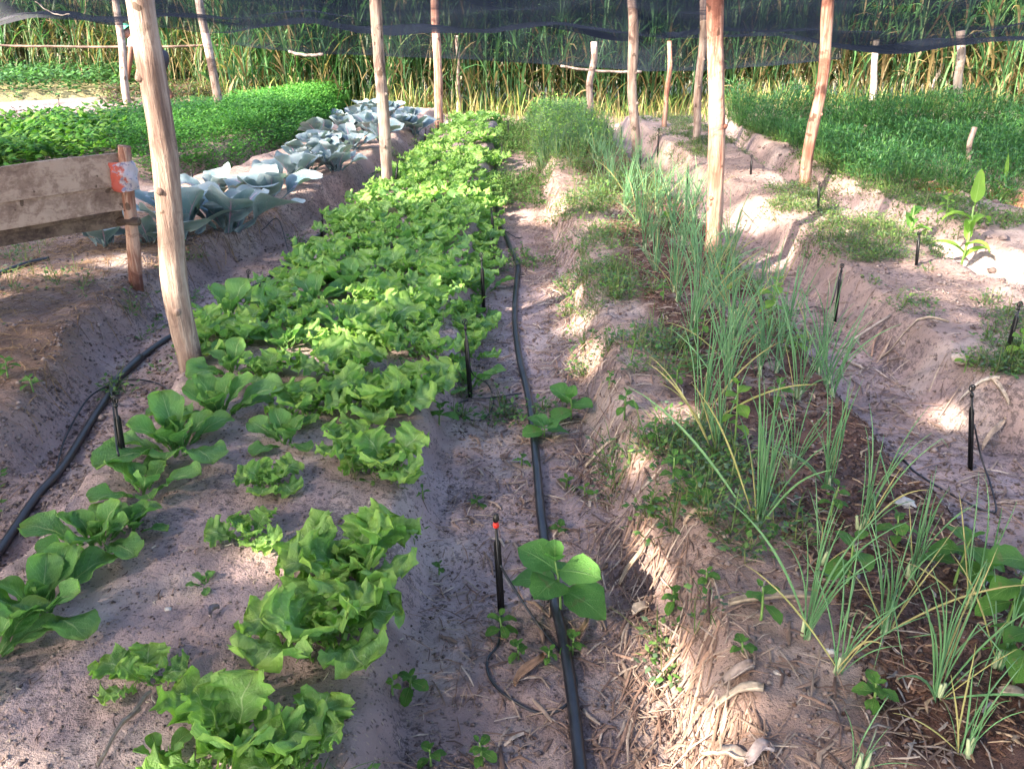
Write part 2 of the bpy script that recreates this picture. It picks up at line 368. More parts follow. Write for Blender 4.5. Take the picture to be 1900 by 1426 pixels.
# ------------------------------------------------------------------ shade cloth overhead and hanging at the far end
SH = np.array([-SUN.x/SUN.z, -SUN.y/SUN.z])        # where the shadow of a point 1 m up falls
def blob(gx, gy, u, v, rx, ry, z=.1, rot=0, n=.5):
    p = onz(u, v, z); dx = gx-p[0]; dy = gy-p[1]; c, s = math.cos(rot), math.sin(rot)
    return ss(1.6-1.3*np.hypot((dx*c+dy*s)/rx, (-dx*s+dy*c)/ry)+fbm(gx*4, gy*4, 70, 3)*n)
def lit(gx, gy):
    L = np.zeros(gx.shape)
    bx = []; by = []
    for u, v in ((-100, 352), (450, 348), (800, 362), (1090, 378), (1330, 378), (1600, 405), (1850, 462), (2100, 520)):
        p = onz(u, v, .15); bx.append(p[0]); by.append(p[1])
    yc = np.interp(gx, bx, by)+fbm(gx*1.5, gy*0, 71, 2)*.5
    wdt = np.interp(gx, [-4, -1, 0, 1.5, 3], [.40, .34, .32, .40, .50])
    L = np.maximum(L, ss((wdt-np.abs(gy-yc))/.14))
    # beyond the strip the cloth is opened up for dappled sun
    L = np.maximum(L, ss((gy-yc)/.3)*np.clip(.32+fbm(gx*1.6, gy*1.6, 72, 3)*1.8, 0, 1)*np.where(gx > 1.0, .6, 1)*np.where((gx < -4.5) & (gy > 11.5), .3, 1))
    # the right hand beds lie in broken sun
    rt = ss((gx-1.9+.0*gy)/.5)*ss((gy-2.9)/.6)
    L = np.maximum(L, rt*ss((fbm(gx*1.8, gy*1.8, 73, 4)-.015)*6)*.75)
    for bl in ((1060, 520, .22, .35), (1110, 640, .15, .22), (1095, 575, .2, .15), (1270, 1230, .13, .30), (1330, 1360, .16, .09), (1240, 1000, .10, .22), (1400, 1290, .2, .06),
               (120, 520, .55, .10), (330, 500, .3, .1), (60, 560, .3, .06), (100, 1400, .22, .12), (710, 640, .28, .22), (755, 560, .15, .12), (1350, 770, .12, .1),
               (1760, 735, .10, .12), (640, 1010, .10, .1), (560, 1390, .1, .08), (1200, 430, .3, .2), (1250, 840, .1, .1)):
        L = np.maximum(L, blob(gx, gy, *bl)*.9)
    # gaps that put the sun on two of the poles
    for (u, v, zc, rx_, ry_) in ((357, 682, 1.08, .40, .12), (1320, 468, .52, .34, .15)):
        p = base_on(u, v); L = np.maximum(L, ss(1.7-1.3*np.hypot((gx-p[0]-zc*SH[0])/rx_, (gy-p[1]-zc*SH[1]-(gx-p[0]-zc*SH[0])*SH[1]/SH[0])/ry_)))
    return np.clip(L, 0, 1)
def far_edge(x): return np.interp(x, [-12, -7.2, -5.6, -4, -1, 1, 3, 4.6, 6.5, 9, 12], [1.40, 1.34, 1.46, 1.43, 1.36, 1.34, 1.27, 1.17, 1.25, 1.30, 1.3])
YE = 10.9
def roofz(x, y):
    t = ss((y-6.5)/(YE-6.5)); e = far_edge(x)
    z = 2.35*(1-t)+e*t
    z = z-.13*np.abs(np.sin(x*1.05+.4))*(1-t)-.09*np.abs(np.sin(x*1.15+y*.25))*t+.04*t-.02*np.sin(x*4.1+y*2)*t
    return z + fbm(x*1.1, y*1.1, 80, 3)*.16 + .05*t*np.sin((y*2.2+x*.35)*3.0)
nx_, ny_ = 330, 240
rx, ry = np.meshgrid(np.linspace(-13, 10, nx_), np.linspace(-4.5, YE, ny_)); rz = roofz(rx, ry)
L = lit(rx+rz*SH[0], ry+rz*SH[1])  # sun patches wanted below set how open the unseen roof cloth is
vis = ss((ry-8.8)/.8)                      # hem and folds lie thicker
fold = ss((ry-(YE-.22))/.12)*.12
cov = (1-L)*(1-.0*vis)+fold
cov = np.clip(np.where(ry > 9.2, np.maximum(cov, .58+.6*np.clip(fbm(rx*.7, ry*2.5, 95, 3)+.05, 0, 1)+.25*ss(np.sin(ry*11+np.sin(rx*.9)*2)*2-1.1)), cov), 0, 1.3)
tear = ss(1.4-np.hypot((rx-1.62-.0)/.16, (ry-10.6)/.5)); cov = cov*(1-tear)
sunlit_grey = ss((-5.3-rx)/.5)*ss((ry-9)/.8)*.5  # left flap greyed in the colour to look sunlit
tc = np.stack([cov, sunlit_grey, cov*0], -1).reshape(-1, 3)
a = (np.arange(ny_-1)[:, None]*nx_+np.arange(nx_-1)[None, :])
Qr = np.stack([a, a+1, a+1+nx_, a+nx_], -1).reshape(-1, 4)
me = mesh('shade_net', np.stack([rx, ry, rz], -1).reshape(-1, 3), Qr, M['net'], uv=np.stack([rx, ry], -1).reshape(-1, 2)*.6, col=tc)
tag(link('shade_net', me), 'dark blue black shade cloth sagging overhead on the wooden poles', 'shade net')
# hanging curtain at the far end
YB = 12.9
bxs = np.linspace(ony(425, 80, YB)[0], ony(1555, 120, YB)[0], 200)
lowp = [(425, 84), (600, 101), (720, 106), (850, 108), (1000, 119), (1200, 131), (1330, 131), (1450, 122), (1560, 108)]
lx = [ony(u, v, YB)[0] for u, v in lowp]; lz = [ony(u, v, YB)[2] for u, v in lowp]
zb = np.interp(bxs, lx, lz)
tt = np.linspace(0, 1, 60)
cx2 = np.tile(bxs, (60, 1)); cz2 = zb[None, :]+(2.45-zb[None, :])*tt[:, None]
cy2 = YB+.10*np.sin(cx2*2.3)+.06*np.sin(cz2*5+cx2)+fbm(cx2*2, cz2*2, 88, 3)*.25-.9*tt[:, None]**2
cv2 = np.clip(.8+fbm(cx2*1.2, cz2*1.5, 90, 3)*.8+ss((.05-tt)[:, None]/.04)*.4, .35, 1.4)
q0 = ony(1225, 40, YB)
ddx = cx2-q0[0]; ddz = cz2-q0[2]; ca, sa = math.cos(1.05), math.sin(1.05)
cv2 = cv2*(1-ss(1.5-1.3*np.hypot((ddx*ca+ddz*sa)/.42, (-ddx*sa+ddz*ca)/.11)))
a = (np.arange(59)[:, None]*200+np.arange(199)[None, :]); Qb = np.stack([a, a+1, a+201, a+200], -1).reshape(-1, 4)
me = mesh('back_net', np.stack([cx2, cy2, cz2], -1).reshape(-1, 3), Qb, M['net_back'], uv=np.stack([cx2, cz2], -1).reshape(-1, 2), col=np.stack([cv2, cv2*0, cv2*0], -1).reshape(-1, 3))
tag(link('hanging_net', me), 'dark shade cloth curtain hanging along the far end before the tall grass', 'shade net')

# ------------------------------------------------------------------ round things
def tube_mesh(name, pts, rad, seg=10, mat=None, rough=0.0, cap=True, squash=1.0):
    P = np.array(pts, float); n = len(P); rad = np.broadcast_to(np.asarray(rad, float), (n,))
    T = np.gradient(P, axis=0); T /= np.linalg.norm(T, axis=1)[:, None]+1e-9
    up = np.array([0, 0, 1.0]) if abs(T[0][2]) < .9 else np.array([0, 1.0, 0])
    V = []; uv = []
    for i in range(n):
        s = np.cross(up, T[i]); s /= np.linalg.norm(s)+1e-9; t = np.cross(T[i], s); up = t
        for k in range(seg):
            a = 2*math.pi*k/seg
            r = rad[i]*(1+(rough*(float(vn(k*1.7+3*math.cos(a), i*.55, 5))-.5)*2 if rough else 0))
            V.append(P[i]+s*math.cos(a)*r*squash+t*math.sin(a)*r); uv.append((k/seg, i/n))
    Fs = [(i*seg+k, i*seg+(k+1) % seg, (i+1)*seg+(k+1) % seg, (i+1)*seg+k) for i in range(n-1) for k in range(seg)]
    if cap: Fs += [tuple(range(seg))[::-1], tuple((n-1)*seg+k for k in range(seg))]
    return mesh(name, V, Fs, mat, uv)
def smooth_path(P, m=6):
    P = [np.array(p, float) for p in P]; P = [2*P[0]-P[1]]+P+[2*P[-1]-P[-2]]; out = []
    for i in range(1, len(P)-2):
        for k in range(m):
            t = k/m; a, b, c, d = P[i-1:i+3]
            out.append(.5*((2*b)+(c-a)*t+(2*a-5*b+4*c-d)*t*t+(-a+3*b-3*c+d)*t**3))
    out.append(P[-2]); return out

POLES = [ # base px, top px, width px at base, material, label, runs up to the roof?
    (357, 682, 262, 0, 43, 'pole', 'thickest pole, near left, standing between the left pipe and the lettuces', 1),
    (718, 348, 698, 0, 20, 'pole', 'pale pole standing at the left edge of the lettuce bed beside the cabbages', 1),
    (816, 238, 807, 0, 15, 'pole_red', 'reddish pole at the far left corner of the lettuce bed', 1),
    (850, 216, 849, 66, 8, 'pole', 'thin straight post just right of the reddish pole at the far end of the lettuces', 0),
    (618, 182, 613, 55, 8, 'pole_red', 'thin crooked red post behind the far end of the coriander bed', 0),
    (411, 227, 372, 0, 15, 'pole', 'leaning pole behind the coriander bed, right of the thickest pole', 1),
    (238, 203, 215, 0, 13, 'pole', 'slim pole just left of the thickest pole, next to the person', 1),
    (377, 172, 365, 58, 7, 'pole', 'thin post behind the leaning pole, at the grass on the left', 0),
    (162, 147, 152, 34, 7, 'pole_grey', 'leftmost thin post, standing before sunlit yellow grass', 0),
    (1092, 230, 1102, 78, 12, 'pole', 'short bent post behind the far end of the onion bed', 0),
    (1178, 300, 1172, 0, 17, 'pole', 'pale mottled pole standing in the path right of the onion bed', 1),
    (1233, 236, 1244, 76, 9, 'pole_red', 'thin straight post between the mottled pole and the bark-flaked pole', 0),
    (1292, 260, 1306, 0, 14, 'pole', 'bark-flaked pole just behind and left of the red-streaked pole', 1),
    (1320, 468, 1331, 0, 28, 'pole_red', 'red-streaked pole with a sunlit lower part beside the right path', 1),
    (1500, 332, 1538, 0, 20, 'pole_red', 'leaning red-brown pole before the feathery greens', 1),
    (1508, 186, 1517, 84, 9, 'pole', 'short post just behind the leaning red-brown pole', 0),
    (1617, 210, 1626, 74, 12, 'pole_grey', 'pale post behind the greens, second from the right', 0),
    (1774, 238, 1786, 58, 15, 'pole_grey', 'pale crooked post at the grass, rightmost of the upright posts', 0),
    (1716, 200, 1748, 118, 7, 'pole_grey', 'thin slanting stick in the grass between the two pale posts', 0),
    (873, 195, 884, 132, 6, 'pole_grey', 'short pale slanting stick in the grass behind the lettuces', 0),
    (1478, 262, 1488, 212, 6, 'pole_grey', 'small broken stick standing in the greens left of the leaning pole', 0),
    (1592, 298, 1606, 232, 8, 'pole_grey', 'short stake with dark shadow in the middle of the greens', 0),
    (1778, 350, 1809, 236, 10, 'pole', 'slanting cut stake in front of the greens at right', 0),
    (1893, 262, 1912, 205, 10, 'pole_grey', 'pale stick leaning at the right edge of the frame before the grass', 0),
]
def knot(P, r, t, a):
    return
for i, (u, v, tu, tv, wpx, mt, lab, roof) in enumerate(POLES):
    b = base_on(u, v); zc = b[1]*cp+(H-b[2])*sp; dia = wpx*zc/F
    tp = ony(tu, tv, b[1])
    if roof:
        k = (2.30-b[2])/(tp[2]-b[2]); tp = b+(tp-b)*k
    n = 26 if i in (0, 1, 13, 14) else 16; pts = []; rr = []
    bend = (random.random()-.5)*(.9 if dia > .08 else .6)*dia*(.45 if roof else 1); b2 = (random.random()-.5)*.4*dia
    for k in range(n):
        t = k/(n-1); p = b*(1-t)+tp*t
        p = p+np.array([bend*math.sin(t*5.0+i)+b2*math.sin(t*11+i*2), b2*math.sin(t*7+i), 0])*(t > 0)
        if k == 0: p[2] -= .12
        pts.append(p); rr.append(dia/2*(1.05-.10*t+.07*(random.random()-.5)))
    pts = [p-b for p in pts]
    thick = dia > .08
    root = empty('wooden_pole' if roof else 'wooden_post', tuple(b)); tag(root, lab, 'pole' if roof else 'post', 'rough poles carrying the shade cloth' if roof else None)
    o = link('pole_shaft', tube_mesh('pole_shaft', pts, rr, 18 if n == 26 else 10, M[mt], rough=.10 if i != 10 else .16), root)
    if n == 26 or i in (12, 10):            # knots and a stub or two of cut branches
        for q in range(4 if i == 0 else 2):
            kk = int(3+q*(n-6)/4+random.random()*2); c = np.array(pts[kk]); ang = random.uniform(-2.6, -.5)
            d = np.array([math.cos(ang), math.sin(ang), .35])
            link('branch_stub', tube_mesh('branch_stub', [c+d*rr[kk]*.5, c+d*rr[kk]*1.05, c+d*rr[kk]*1.22], [rr[kk]*.42, rr[kk]*.32, rr[kk]*.2], 7, M[mt]), o)
# cross rails the cloth is tied to
def rail(p, q, r, lab, mt='rail', sag=.03, name='cross_rail'):
    pts = [p*(1-t)+q*t+np.array([0, .008*math.sin(t*17), -sag*math.sin(t*math.pi)+.004*math.sin(t*23)]) for t in np.linspace(0, 1, 18)]
    tag(link(name, tube_mesh(name, pts, r, 7, M[mt], rough=.12)), lab, 'rail' if name == 'cross_rail' else 'rope')
rail(ony(-60, 83, 14.6), ony(432, 84, 14.6), .018, 'long thin dark rail across the grass at the upper left', 'plank_dark')
rail(ony(535, 96, 12.75), ony(600, 101, 12.75), .022, 'pale stick along the lower hem of the hanging cloth at left')
rail(ony(1040, 123, 12.75), ony(1190, 133, 12.75), .018, 'pale stick along the lower hem of the hanging cloth in the middle')
0 and rail(ony(1195, 128, 12.75), ony(1330, 124, 12.75), .014, 'short pale stick at the hem between the thin posts')
0 and rail(ony(735, 92, 12.7), ony(800, 100, 12.7), .020, 'short pale stick at the hem beside the pale pole')
rail(np.array([-12, 6.4, 2.28]), np.array([9, 6.2, 2.28]), .03, 'horizontal pole overhead carrying the middle of the roof cloth', 'pole')
rail(ony(65, 3, 10), ony(130, 26, 10), .006, 'thin cord along a fold of the pale cloth at upper left', 'pole_grey', 0.06, 'net_cord')

# ------------------------------------------------------------------ leaves
def ss_(t):
    t = min(1, max(0, t)); return t*t*(3-2*t)
def leaf_mesh(name, mat, Ln, Wd, a0, bend, cup, ruff, freq, seed, nu=9, nv=12, serr=.0, pet=.08, shape=.75, fold=0., curl=0., bl=0., fan=0.):
    r = np.random.default_rng(seed); V = []; uv = []
    ph = r.uniform(0, 6.28, 6); x = z = 0; ds = Ln/nv; tw = r.uniform(-.25, .25); side = r.uniform(-.12, .12)
    for j in range(nv+1):
        t = j/nv; ang = a0-bend*t**1.3
        if j: x += math.cos(ang)*ds; z += math.sin(ang)*ds
        if fan > 0:
            hw = .09+.91*ss_(((t-pet)/(fan-pet)))**1.15 if t < fan else math.sqrt(max(0, 1-((t-fan)/(1.0-fan))**2.4))
            hw = Wd/2*max(hw, .16 if t < .99 else .10)
        else:
            base = math.sin(math.pi*min(1, max(0, (t-pet)/(1-pet)))**shape) if t > pet else 0
            hw = Wd/2*max(base**.62 if base > 0 else 0, .07 if t < .95 else 0.0)
        hw *= 1+.08*math.sin(ph[0]+t*9)
        for i in range(nu):
            s = (i/(nu-1))*2-1
            e = abs(s)**1.6
            jag = 1+serr*e*(((j+i) % 2)*2-1)*.5+serr*e*r.uniform(-.5, .5)
            w_ = hw*s*jag
            rz_ = ruff*e*(math.sin(freq*t+ph[1]+(2.1 if s > 0 else 0))+.55*math.sin(freq*1.7*t+ph[2]+s*2))
            rz_ += bl*math.sin(s*7+ph[3]+t*5)*math.sin(t*15+ph[4]+s*3)*(1-.3*e)
            rz_ += cup*e*hw+curl*e*hw*s*math.sin(t*4+ph[5])+fold*abs(s)*hw
            nxn = -math.sin(ang); nz = math.cos(ang)
            V.append((x+nxn*rz_+ruff*.5*e*math.sin(freq*1.7*t+ph[3]), w_+side*x+tw*rz_, z+nz*rz_)); uv.append(((s+1)/2, t))
    Fs = [(j*nu+i, j*nu+i+1, (j+1)*nu+i+1, (j+1)*nu+i) for j in range(nv) for i in range(nu-1)]
    return mesh(name, V, Fs, mat, uv)
D = R_
LM = {}
def leafset(key, mat, specs, **kw):
    LM[key] = []
    for q, (a0, b, cup, Ln, Wd) in enumerate(specs):
        LM[key].append([leaf_mesh(key+'_leaf', mat, Ln, Wd, D(a0), D(b), cup, seed=q*10+s+hash_(key), **kw) for s in range(4)])
def hash_(s): return sum(ord(c)*(i+1) for i, c in enumerate(s))
# rings: inner, middle, outer
leafset('curly', M['lettuce'], [(86, 18, .5, .145, .115), (70, 48, .40, .175, .155), (46, 58, .22, .18, .165)], ruff=.017, freq=27, nu=17, nv=34, serr=.13, pet=.05, fan=.70, bl=.009)
leafset('cos', M['lettuce_deep'], [(84, 14, .55, .16, .085), (66, 42, .42, .20, .115), (40, 50, .28, .205, .125)], ruff=.007, freq=15, nu=11, nv=20, serr=.03, pet=.05, fan=.64, bl=.006)
leafset('cabbage', M['cabbage'], [(86, 10, .6, .17, .13), (72, 34, .42, .25, .20), (54, 48, .26, .28, .23)], ruff=.012, freq=10, nu=11, nv=14, serr=.03, pet=.16, fan=.62)
leafset('weed', M['weed'], [(45, 30, .1, .07, .042), (28, 50, .1, .09, .055), (10, 55, .05, .10, .06)], ruff=.002, freq=10, nu=7, nv=10, serr=.12, pet=.16, shape=.8, fold=.15)
leafset('palew', M['weed_pale'], [(45, 30, .1, .07, .045), (28, 50, .1, .09, .06), (10, 55, .05, .10, .065)], ruff=.002, freq=10, nu=7, nv=10, serr=.08, pet=.16, shape=.8, fold=.15)
leafset('broad', M['weed_mid'], [(55, 30, .2, .10, .085), (34, 35, .15, .13, .11), (16, 40, .1, .13, .115)], ruff=.003, freq=9, nu=9, nv=11, serr=.05, pet=.14, shape=.75, fold=.08)

def rosette(name, key, p, size, n, lab, cat, group=None, seed=0, lean=0.0, rings=(.28, .38, .34), jit=1.0):
    r = random.Random(seed*7919+11)
    root = empty(name, tuple(p), r.uniform(0, 6.28)); tag(root, lab, cat, group)
    a = r.uniform(0, 6.28)
    for k in range(n):
        t = (k+.5)/n; ring = 0 if t < rings[0] else (1 if t < rings[0]+rings[1] else 2)
        a += 2.3999+r.uniform(-.35, .35)
        s = size*(.62+.5*t)*r.uniform(.82, 1.15)*(1.0 if ring else .9)
        o = link('leaf', r.choice(LM[key][ring]), root)
        o.location = (math.cos(a)*.012*size*ring*2, math.sin(a)*.012*size*ring*2, .004*(2-ring))
        o.rotation_euler = (r.uniform(-.3, .3)*jit, r.uniform(-.2, .16)*jit, a); o.scale = (s, s*r.uniform(.88, 1.12), s)
    return root

# -- single lettuces of the foreground: pixel, size factor, leaves, kind, label
LET = [
    (432, 1405, 1.18, 9, 'curly', 'big pale curly lettuce at the bottom edge of the frame with upright fan leaf'),
    (568, 1418, .85, 5, 'curly', 'loose lettuce with a long leaf stalk beside the big one at the bottom edge'),
    (270, 1268, .62, 6, 'curly', 'small young lettuce with a few leaves alone on bare soil lower left'),
    (300, 1412, .42, 4, 'cos', 'tiny lettuce seedling left of the big lettuce at the bottom edge'),
    (598, 1190, 1.28, 14, 'curly', 'large full curly lettuce at the right rim, front one of the joined pair'),
    (655, 1065, 1.30, 13, 'curly', 'large curly lettuce with a broad leaf reaching right, rear one of the joined pair'),
    (78, 1140, 1.22, 13, 'cos', 'large dark cos lettuce with flat round outer leaves at the left edge'),
    (-25, 1230, .9, 8, 'cos', 'lettuce cut by the left edge of the frame below the large dark one'),
    (180, 1010, 1.0, 12, 'cos', 'cos lettuce with crinkled upright leaves above the large dark one at left'),
    (250, 985, .55, 5, 'cos', 'small lettuce with pointed leaves right beside the crinkled cos lettuce'),
    (462, 1000, .62, 8, 'curly', 'small lettuce with a yellow centre in the middle of the sparse rows'),
    (500, 902, .62, 8, 'curly', 'small fan-shaped lettuce behind the one with a yellow centre'),
    (382, 1085, .28, 5, 'cos', 'tiny seedling alone on the bare soil in the middle of the sparse rows'),
    (268, 915, .78, 8, 'cos', 'narrow upright lettuce at the left rim of the bed near the black stake'),
    (330, 835, 1.12, 14, 'cos', 'dense dark cos lettuce right of the near left stake'),
    (405, 770, 1.05, 12, 'cos', 'dark cos lettuce in front of the thickest pole'),
    (532, 822, .72, 9, 'cos', 'small bumpy dark lettuce between the cos rows and the curly ones'),
    (570, 765, .82, 10, 'curly', 'lettuce with one pale upright leaf in the second sparse row'),
    (648, 835, .75, 7, 'curly', 'round-leaved lettuce left of the yellow-topped one'),
    (722, 875, .95, 11, 'curly', 'yellow-topped curly lettuce at the right rim with a hanging round leaf'),
    (700, 765, 1.05, 12, 'curly', 'full curly lettuce at the front of the packed rows, right of centre'),
    (770, 735, 1.0, 11, 'curly', 'curly lettuce at the front of the packed rows nearest the central path'),
    (640, 700, 1.0, 11, 'curly', 'curly lettuce at the front of the packed rows, left of centre'),
    (430, 690, .8, 9, 'cos', 'flat dark lettuce just right of the foot of the thickest pole'),
    (490, 700, .75, 8, 'curly', 'low lettuce between the thickest pole and the packed rows'),
]
pts_used = []
for i, (u, v, s, n, key, lab) in enumerate(LET):
    p = base_on(u, v); pts_used.append((p[0], p[1], .15*s))
    rosette('lettuce', key, p, s*(.82 if v > 1000 else .97), n+3, lab, 'lettuce', None, i+1)
# packed rows
cnt = 0; y = 3.62
zones = [(5.2, 'curly green lettuce packed in the shaded front rows', 'shaded lettuces of the dense front rows'),
         (7.3, 'curly green lettuce packed in the shaded middle of the bed', 'shaded lettuces in the middle of the bed'),
         (8.3, 'bright yellow-green lettuce standing in the strip of sun across the bed', 'lettuces in the strip of sun'),
         (99, 'small pale lettuce in the farthest part of the bed', 'lettuces at the far end of the bed')]
while y < 12.2:
    xl = float(E1(y))+.10; xr = float(E2(y))-.03; m = max(2, int(round((xr-xl)/.215)))
    for k in range(m+1):
        x = xl+(xr-xl)*k/m+random.uniform(-.05, .05); yy = y+random.uniform(-.06, .06)
        if any(math.hypot(x-a, yy-b) < c+.05 for a, b, c in pts_used): continue
        if random.random() < .05: continue
        z = next(q for q in zones if yy < q[0])
        n = 9 if yy < 6 else (7 if yy < 9 else 6); s = random.uniform(.78, 1.05)*(1 if yy < 7 else .92)
        if yy > 9.5: s *= .92
        side = ', along its left rim' if k == 0 else (', along the central path' if k == m else '')
        rosette('lettuce', 'curly' if random.random() < .85 or yy > 7 else 'cos', (x, yy, gz(x, yy)), s, n, z[1]+side, 'lettuce', z[2]+side, 100+cnt); cnt += 1
    y += .235
print('dense lettuces', cnt)
# -- cabbages
CAB = [
    (338, 440, 1.5, 9, 'dark blue-green cabbage just left of the thickest pole'), (425, 428, 1.55, 10, 'large drooping blue-green cabbage right of the thickest pole'),
    (405, 365, .8, 7, 'cabbage with upright pale leaves behind the large drooping one'), (500, 378, 1.05, 9, 'sunlit cabbage with purple veins in the strip of sun'),
    (548, 338, 1.0, 8, 'cabbage with upright dark and white leaves behind the sunlit one'), (625, 318, .9, 8, 'spreading blue cabbage at the right rim of its bed'),
    (590, 292, .9, 8, 'pale bluish cabbage in the middle of the row'), (655, 280, .7, 6, 'cabbage with one domed leaf at the rim left of the pale pole'),
    (598, 258, .85, 8, 'open cabbage with narrow purple leaves left of the row'), (640, 248, .8, 8, 'cabbage beside the open purple-leaved one'),
    (675, 240, .8, 8, 'bluish cabbage just left of the pale pole, far part of the row'), (700, 228, .7, 6, 'cabbage hidden behind the pale pole'),
    (738, 240, .75, 7, 'cabbage just right of the pale pole'), (755, 262, .6, 6, 'single low cabbage right of the pole at the bed rim'),
    (680, 212, .75, 8, 'farthest left cabbage before the grass'), (725, 216, .75, 7, 'farthest cabbage right of the pale pole'), (755, 226, .65, 7, 'last small cabbage at the far right of its row'),
    (195, 455, 1.0, 7, 'cabbage seen under the wooden planks'), (278, 452, .8, 6, 'low cabbage leaves between the plank post and the thickest pole'), (560, 305, .7, 7, 'small cabbage behind the white-leaved one')]
r8 = random.Random(3)
for u, v in ((575, 322), (470, 362), (610, 275), (655, 262), (690, 250), (630, 232), (665, 222), (712, 214), (770, 238), (620, 300), (585, 272), (700, 262)):
    CAB.append((u+r8.uniform(-6, 6), v+r8.uniform(-4, 4), r8.uniform(.65, .85), 6, 'small blue-grey cabbage filling the row between the larger ones'))
for i, (u, v, s, n, lab) in enumerate(CAB):
    rosette('cabbage', 'cabbage', base_on(u, v), s*(1.0 if v > 400 else 1.25), n+3, lab, 'cabbage', 'red cabbages on the left bed', 500+i)

# -- onions
def onion_leaf(r, Ln, spread, rad=.0042, kink=0):
    az = 0; n = 12; pts = []; ang = math.pi/2-spread; x = z = 0; bend = r.uniform(.05, .9)+(.5 if spread > .5 else 0)
    for j in range(n):
        t = j/(n-1); pts.append((x, .012*math.sin(t*5)*r.uniform(.5, 1), z)); a = ang-bend*t*t
        if kink and t > kink: a = ang-2.2
        x += math.cos(a)*Ln/(n-1); z += math.sin(a)*Ln/(n-1)
    rr = [rad*(.75+1.0*math.sin(min(1, t*1.2)*2.0))*(1-t**4*.85) for t in np.linspace(0, 1, n)]
    return tube_mesh('onion_leaf', pts, rr, 6, M['onion'], squash=.7)
rr_ = random.Random(4)
OM = [onion_leaf(rr_, 1.0, sp_, .0052) for sp_ in (.02, .06, .10, .16, .24, .34, .48, .7)]
OK_ = [onion_leaf(rr_, 1.0, sp_, .0052, k) for sp_, k in ((.1, .55), (.3, .7), (.05, .42), (.2, .82))]
BULB = tube_mesh('bulb', [(0, 0, 0), (0, 0, .012), (0, 0, .035), (0, 0, .06)], [.005, .007, .005, .0035], 8, plain('onion_white', (.34, .40, .24), .5))
OMold = [m.copy() for m in OM[5:]]
for m in OMold: m.materials[0] = M['onion_old']
def onion(p, h, n, lab, group=None, seed=0, parts=True):
    r = random.Random(seed+77)
    n = int(n*1.9)+2; h *= r.uniform(.85, 1.12); root = empty('spring_onion', tuple(p)); tag(root, lab, 'onion', group)
    for k in range(2 if parts else 0):
        o = link('bulb', BULB, root); o.location = (r.uniform(-.01, .01), r.uniform(-.01, .01), -.01); o.rotation_euler = (r.uniform(-.2, .2), r.uniform(-.2, .2), 0)
    for k in range(n):
        q = r.random(); me = r.choice(OM[:5]) if q < .66 else (r.choice(OM[5:]) if q < .78 else (r.choice(OK_) if q < .90 else r.choice(OMold)))
        o = link('leaf', me, root); s = 1.2*h*r.uniform(.5, 1.08); o.location = (r.uniform(-.012, .012), r.uniform(-.012, .012), -.01)
        o.rotation_euler = (r.uniform(-.08, .08), r.uniform(-.08, .08), r.uniform(0, 6.28)); t = min(1.15, max(.5, .30/s)); o.scale = (s, s*t*r.uniform(.8, 1), s)
    return root
ON = [(1408, 978, .44, 13, 'tallest dense onion clump in the middle of the mulch'), (1498, 1180, .34, 7, 'onion with a few upright leaves above the lower mulch'), (1640, 1175, .36, 10, 'spreading onion clump right of the upright-leaved one'),
      (1738, 1295, .34, 11, 'wide onion clump with a dry arching leaf at lower right'), (1555, 1245, .30, 7, 'onion growing out of a grey weed in the lower mulch'), (1410, 1245, .01, 1, ''),
      (1788, 1398, .22, 6, 'small onion with straw-coloured leaf ends at the bottom right'), (1592, 1425, .18, 3, 'onion with one sharply bent leaf at the bottom edge'), (1535, 905, .36, 8, 'onion right of the tallest dense clump'),
      (1600, 985, .34, 7, 'onion near the right rim of the mulch by the path'), (1690, 1075, .32, 8, 'onion with crossed leaves near the right rim'), (1800, 1130, .32, 6, 'thin onion at the right rim before the leafy weeds'),
      (1470, 870, .33, 7, 'onion behind the tallest dense clump'), (1525, 1045, .22, 5, 'short onion between the tallest clump and the lower ones'), (1850, 1240, .30, 6, 'onion at the right edge of the frame'),
      (1330, 850, .38, 9, 'onion clump left of and behind the tallest one'), (1300, 790, .40, 9, 'dense onion with grey-green leaves above the broad weed')]
for i, (u, v, h, n, lab) in enumerate(ON):
    if lab: onion(base_on(u, v), h, n, lab, None, i)
y = 3.05; oc = 0
while y < 11.2:
    a_, b_ = float(E3(y)), float(E4(y)); rows = 3 if y < 8 else 2
    for k in range(rows):
        x = a_+(b_-a_)*(.50+.36*k/max(1, rows-1))+random.uniform(-.06, .06); yy = y+random.uniform(-.07, .07)
        if random.random() < .14: continue
        far_ = yy > 6.6
        onion((x, yy, gz(x, yy)), random.uniform(.26, .44)*(1 if yy < 6 else .85), (random.randint(4, 9) if not far_ else 5),
              ('thin green onion in the far half of the mulched bed' if far_ else 'slender green onion in the crowded middle of the mulched bed')+(sd_ := (', left row' if k == 0 else (', right row by the path' if k == rows-1 else ', centre row'))), ('onions in the far half of their bed' if far_ else 'onions in the crowded middle of their bed')+sd_, 200+oc); oc += 1
    y += .17 if y < 6.5 else .22
print('onions', oc)

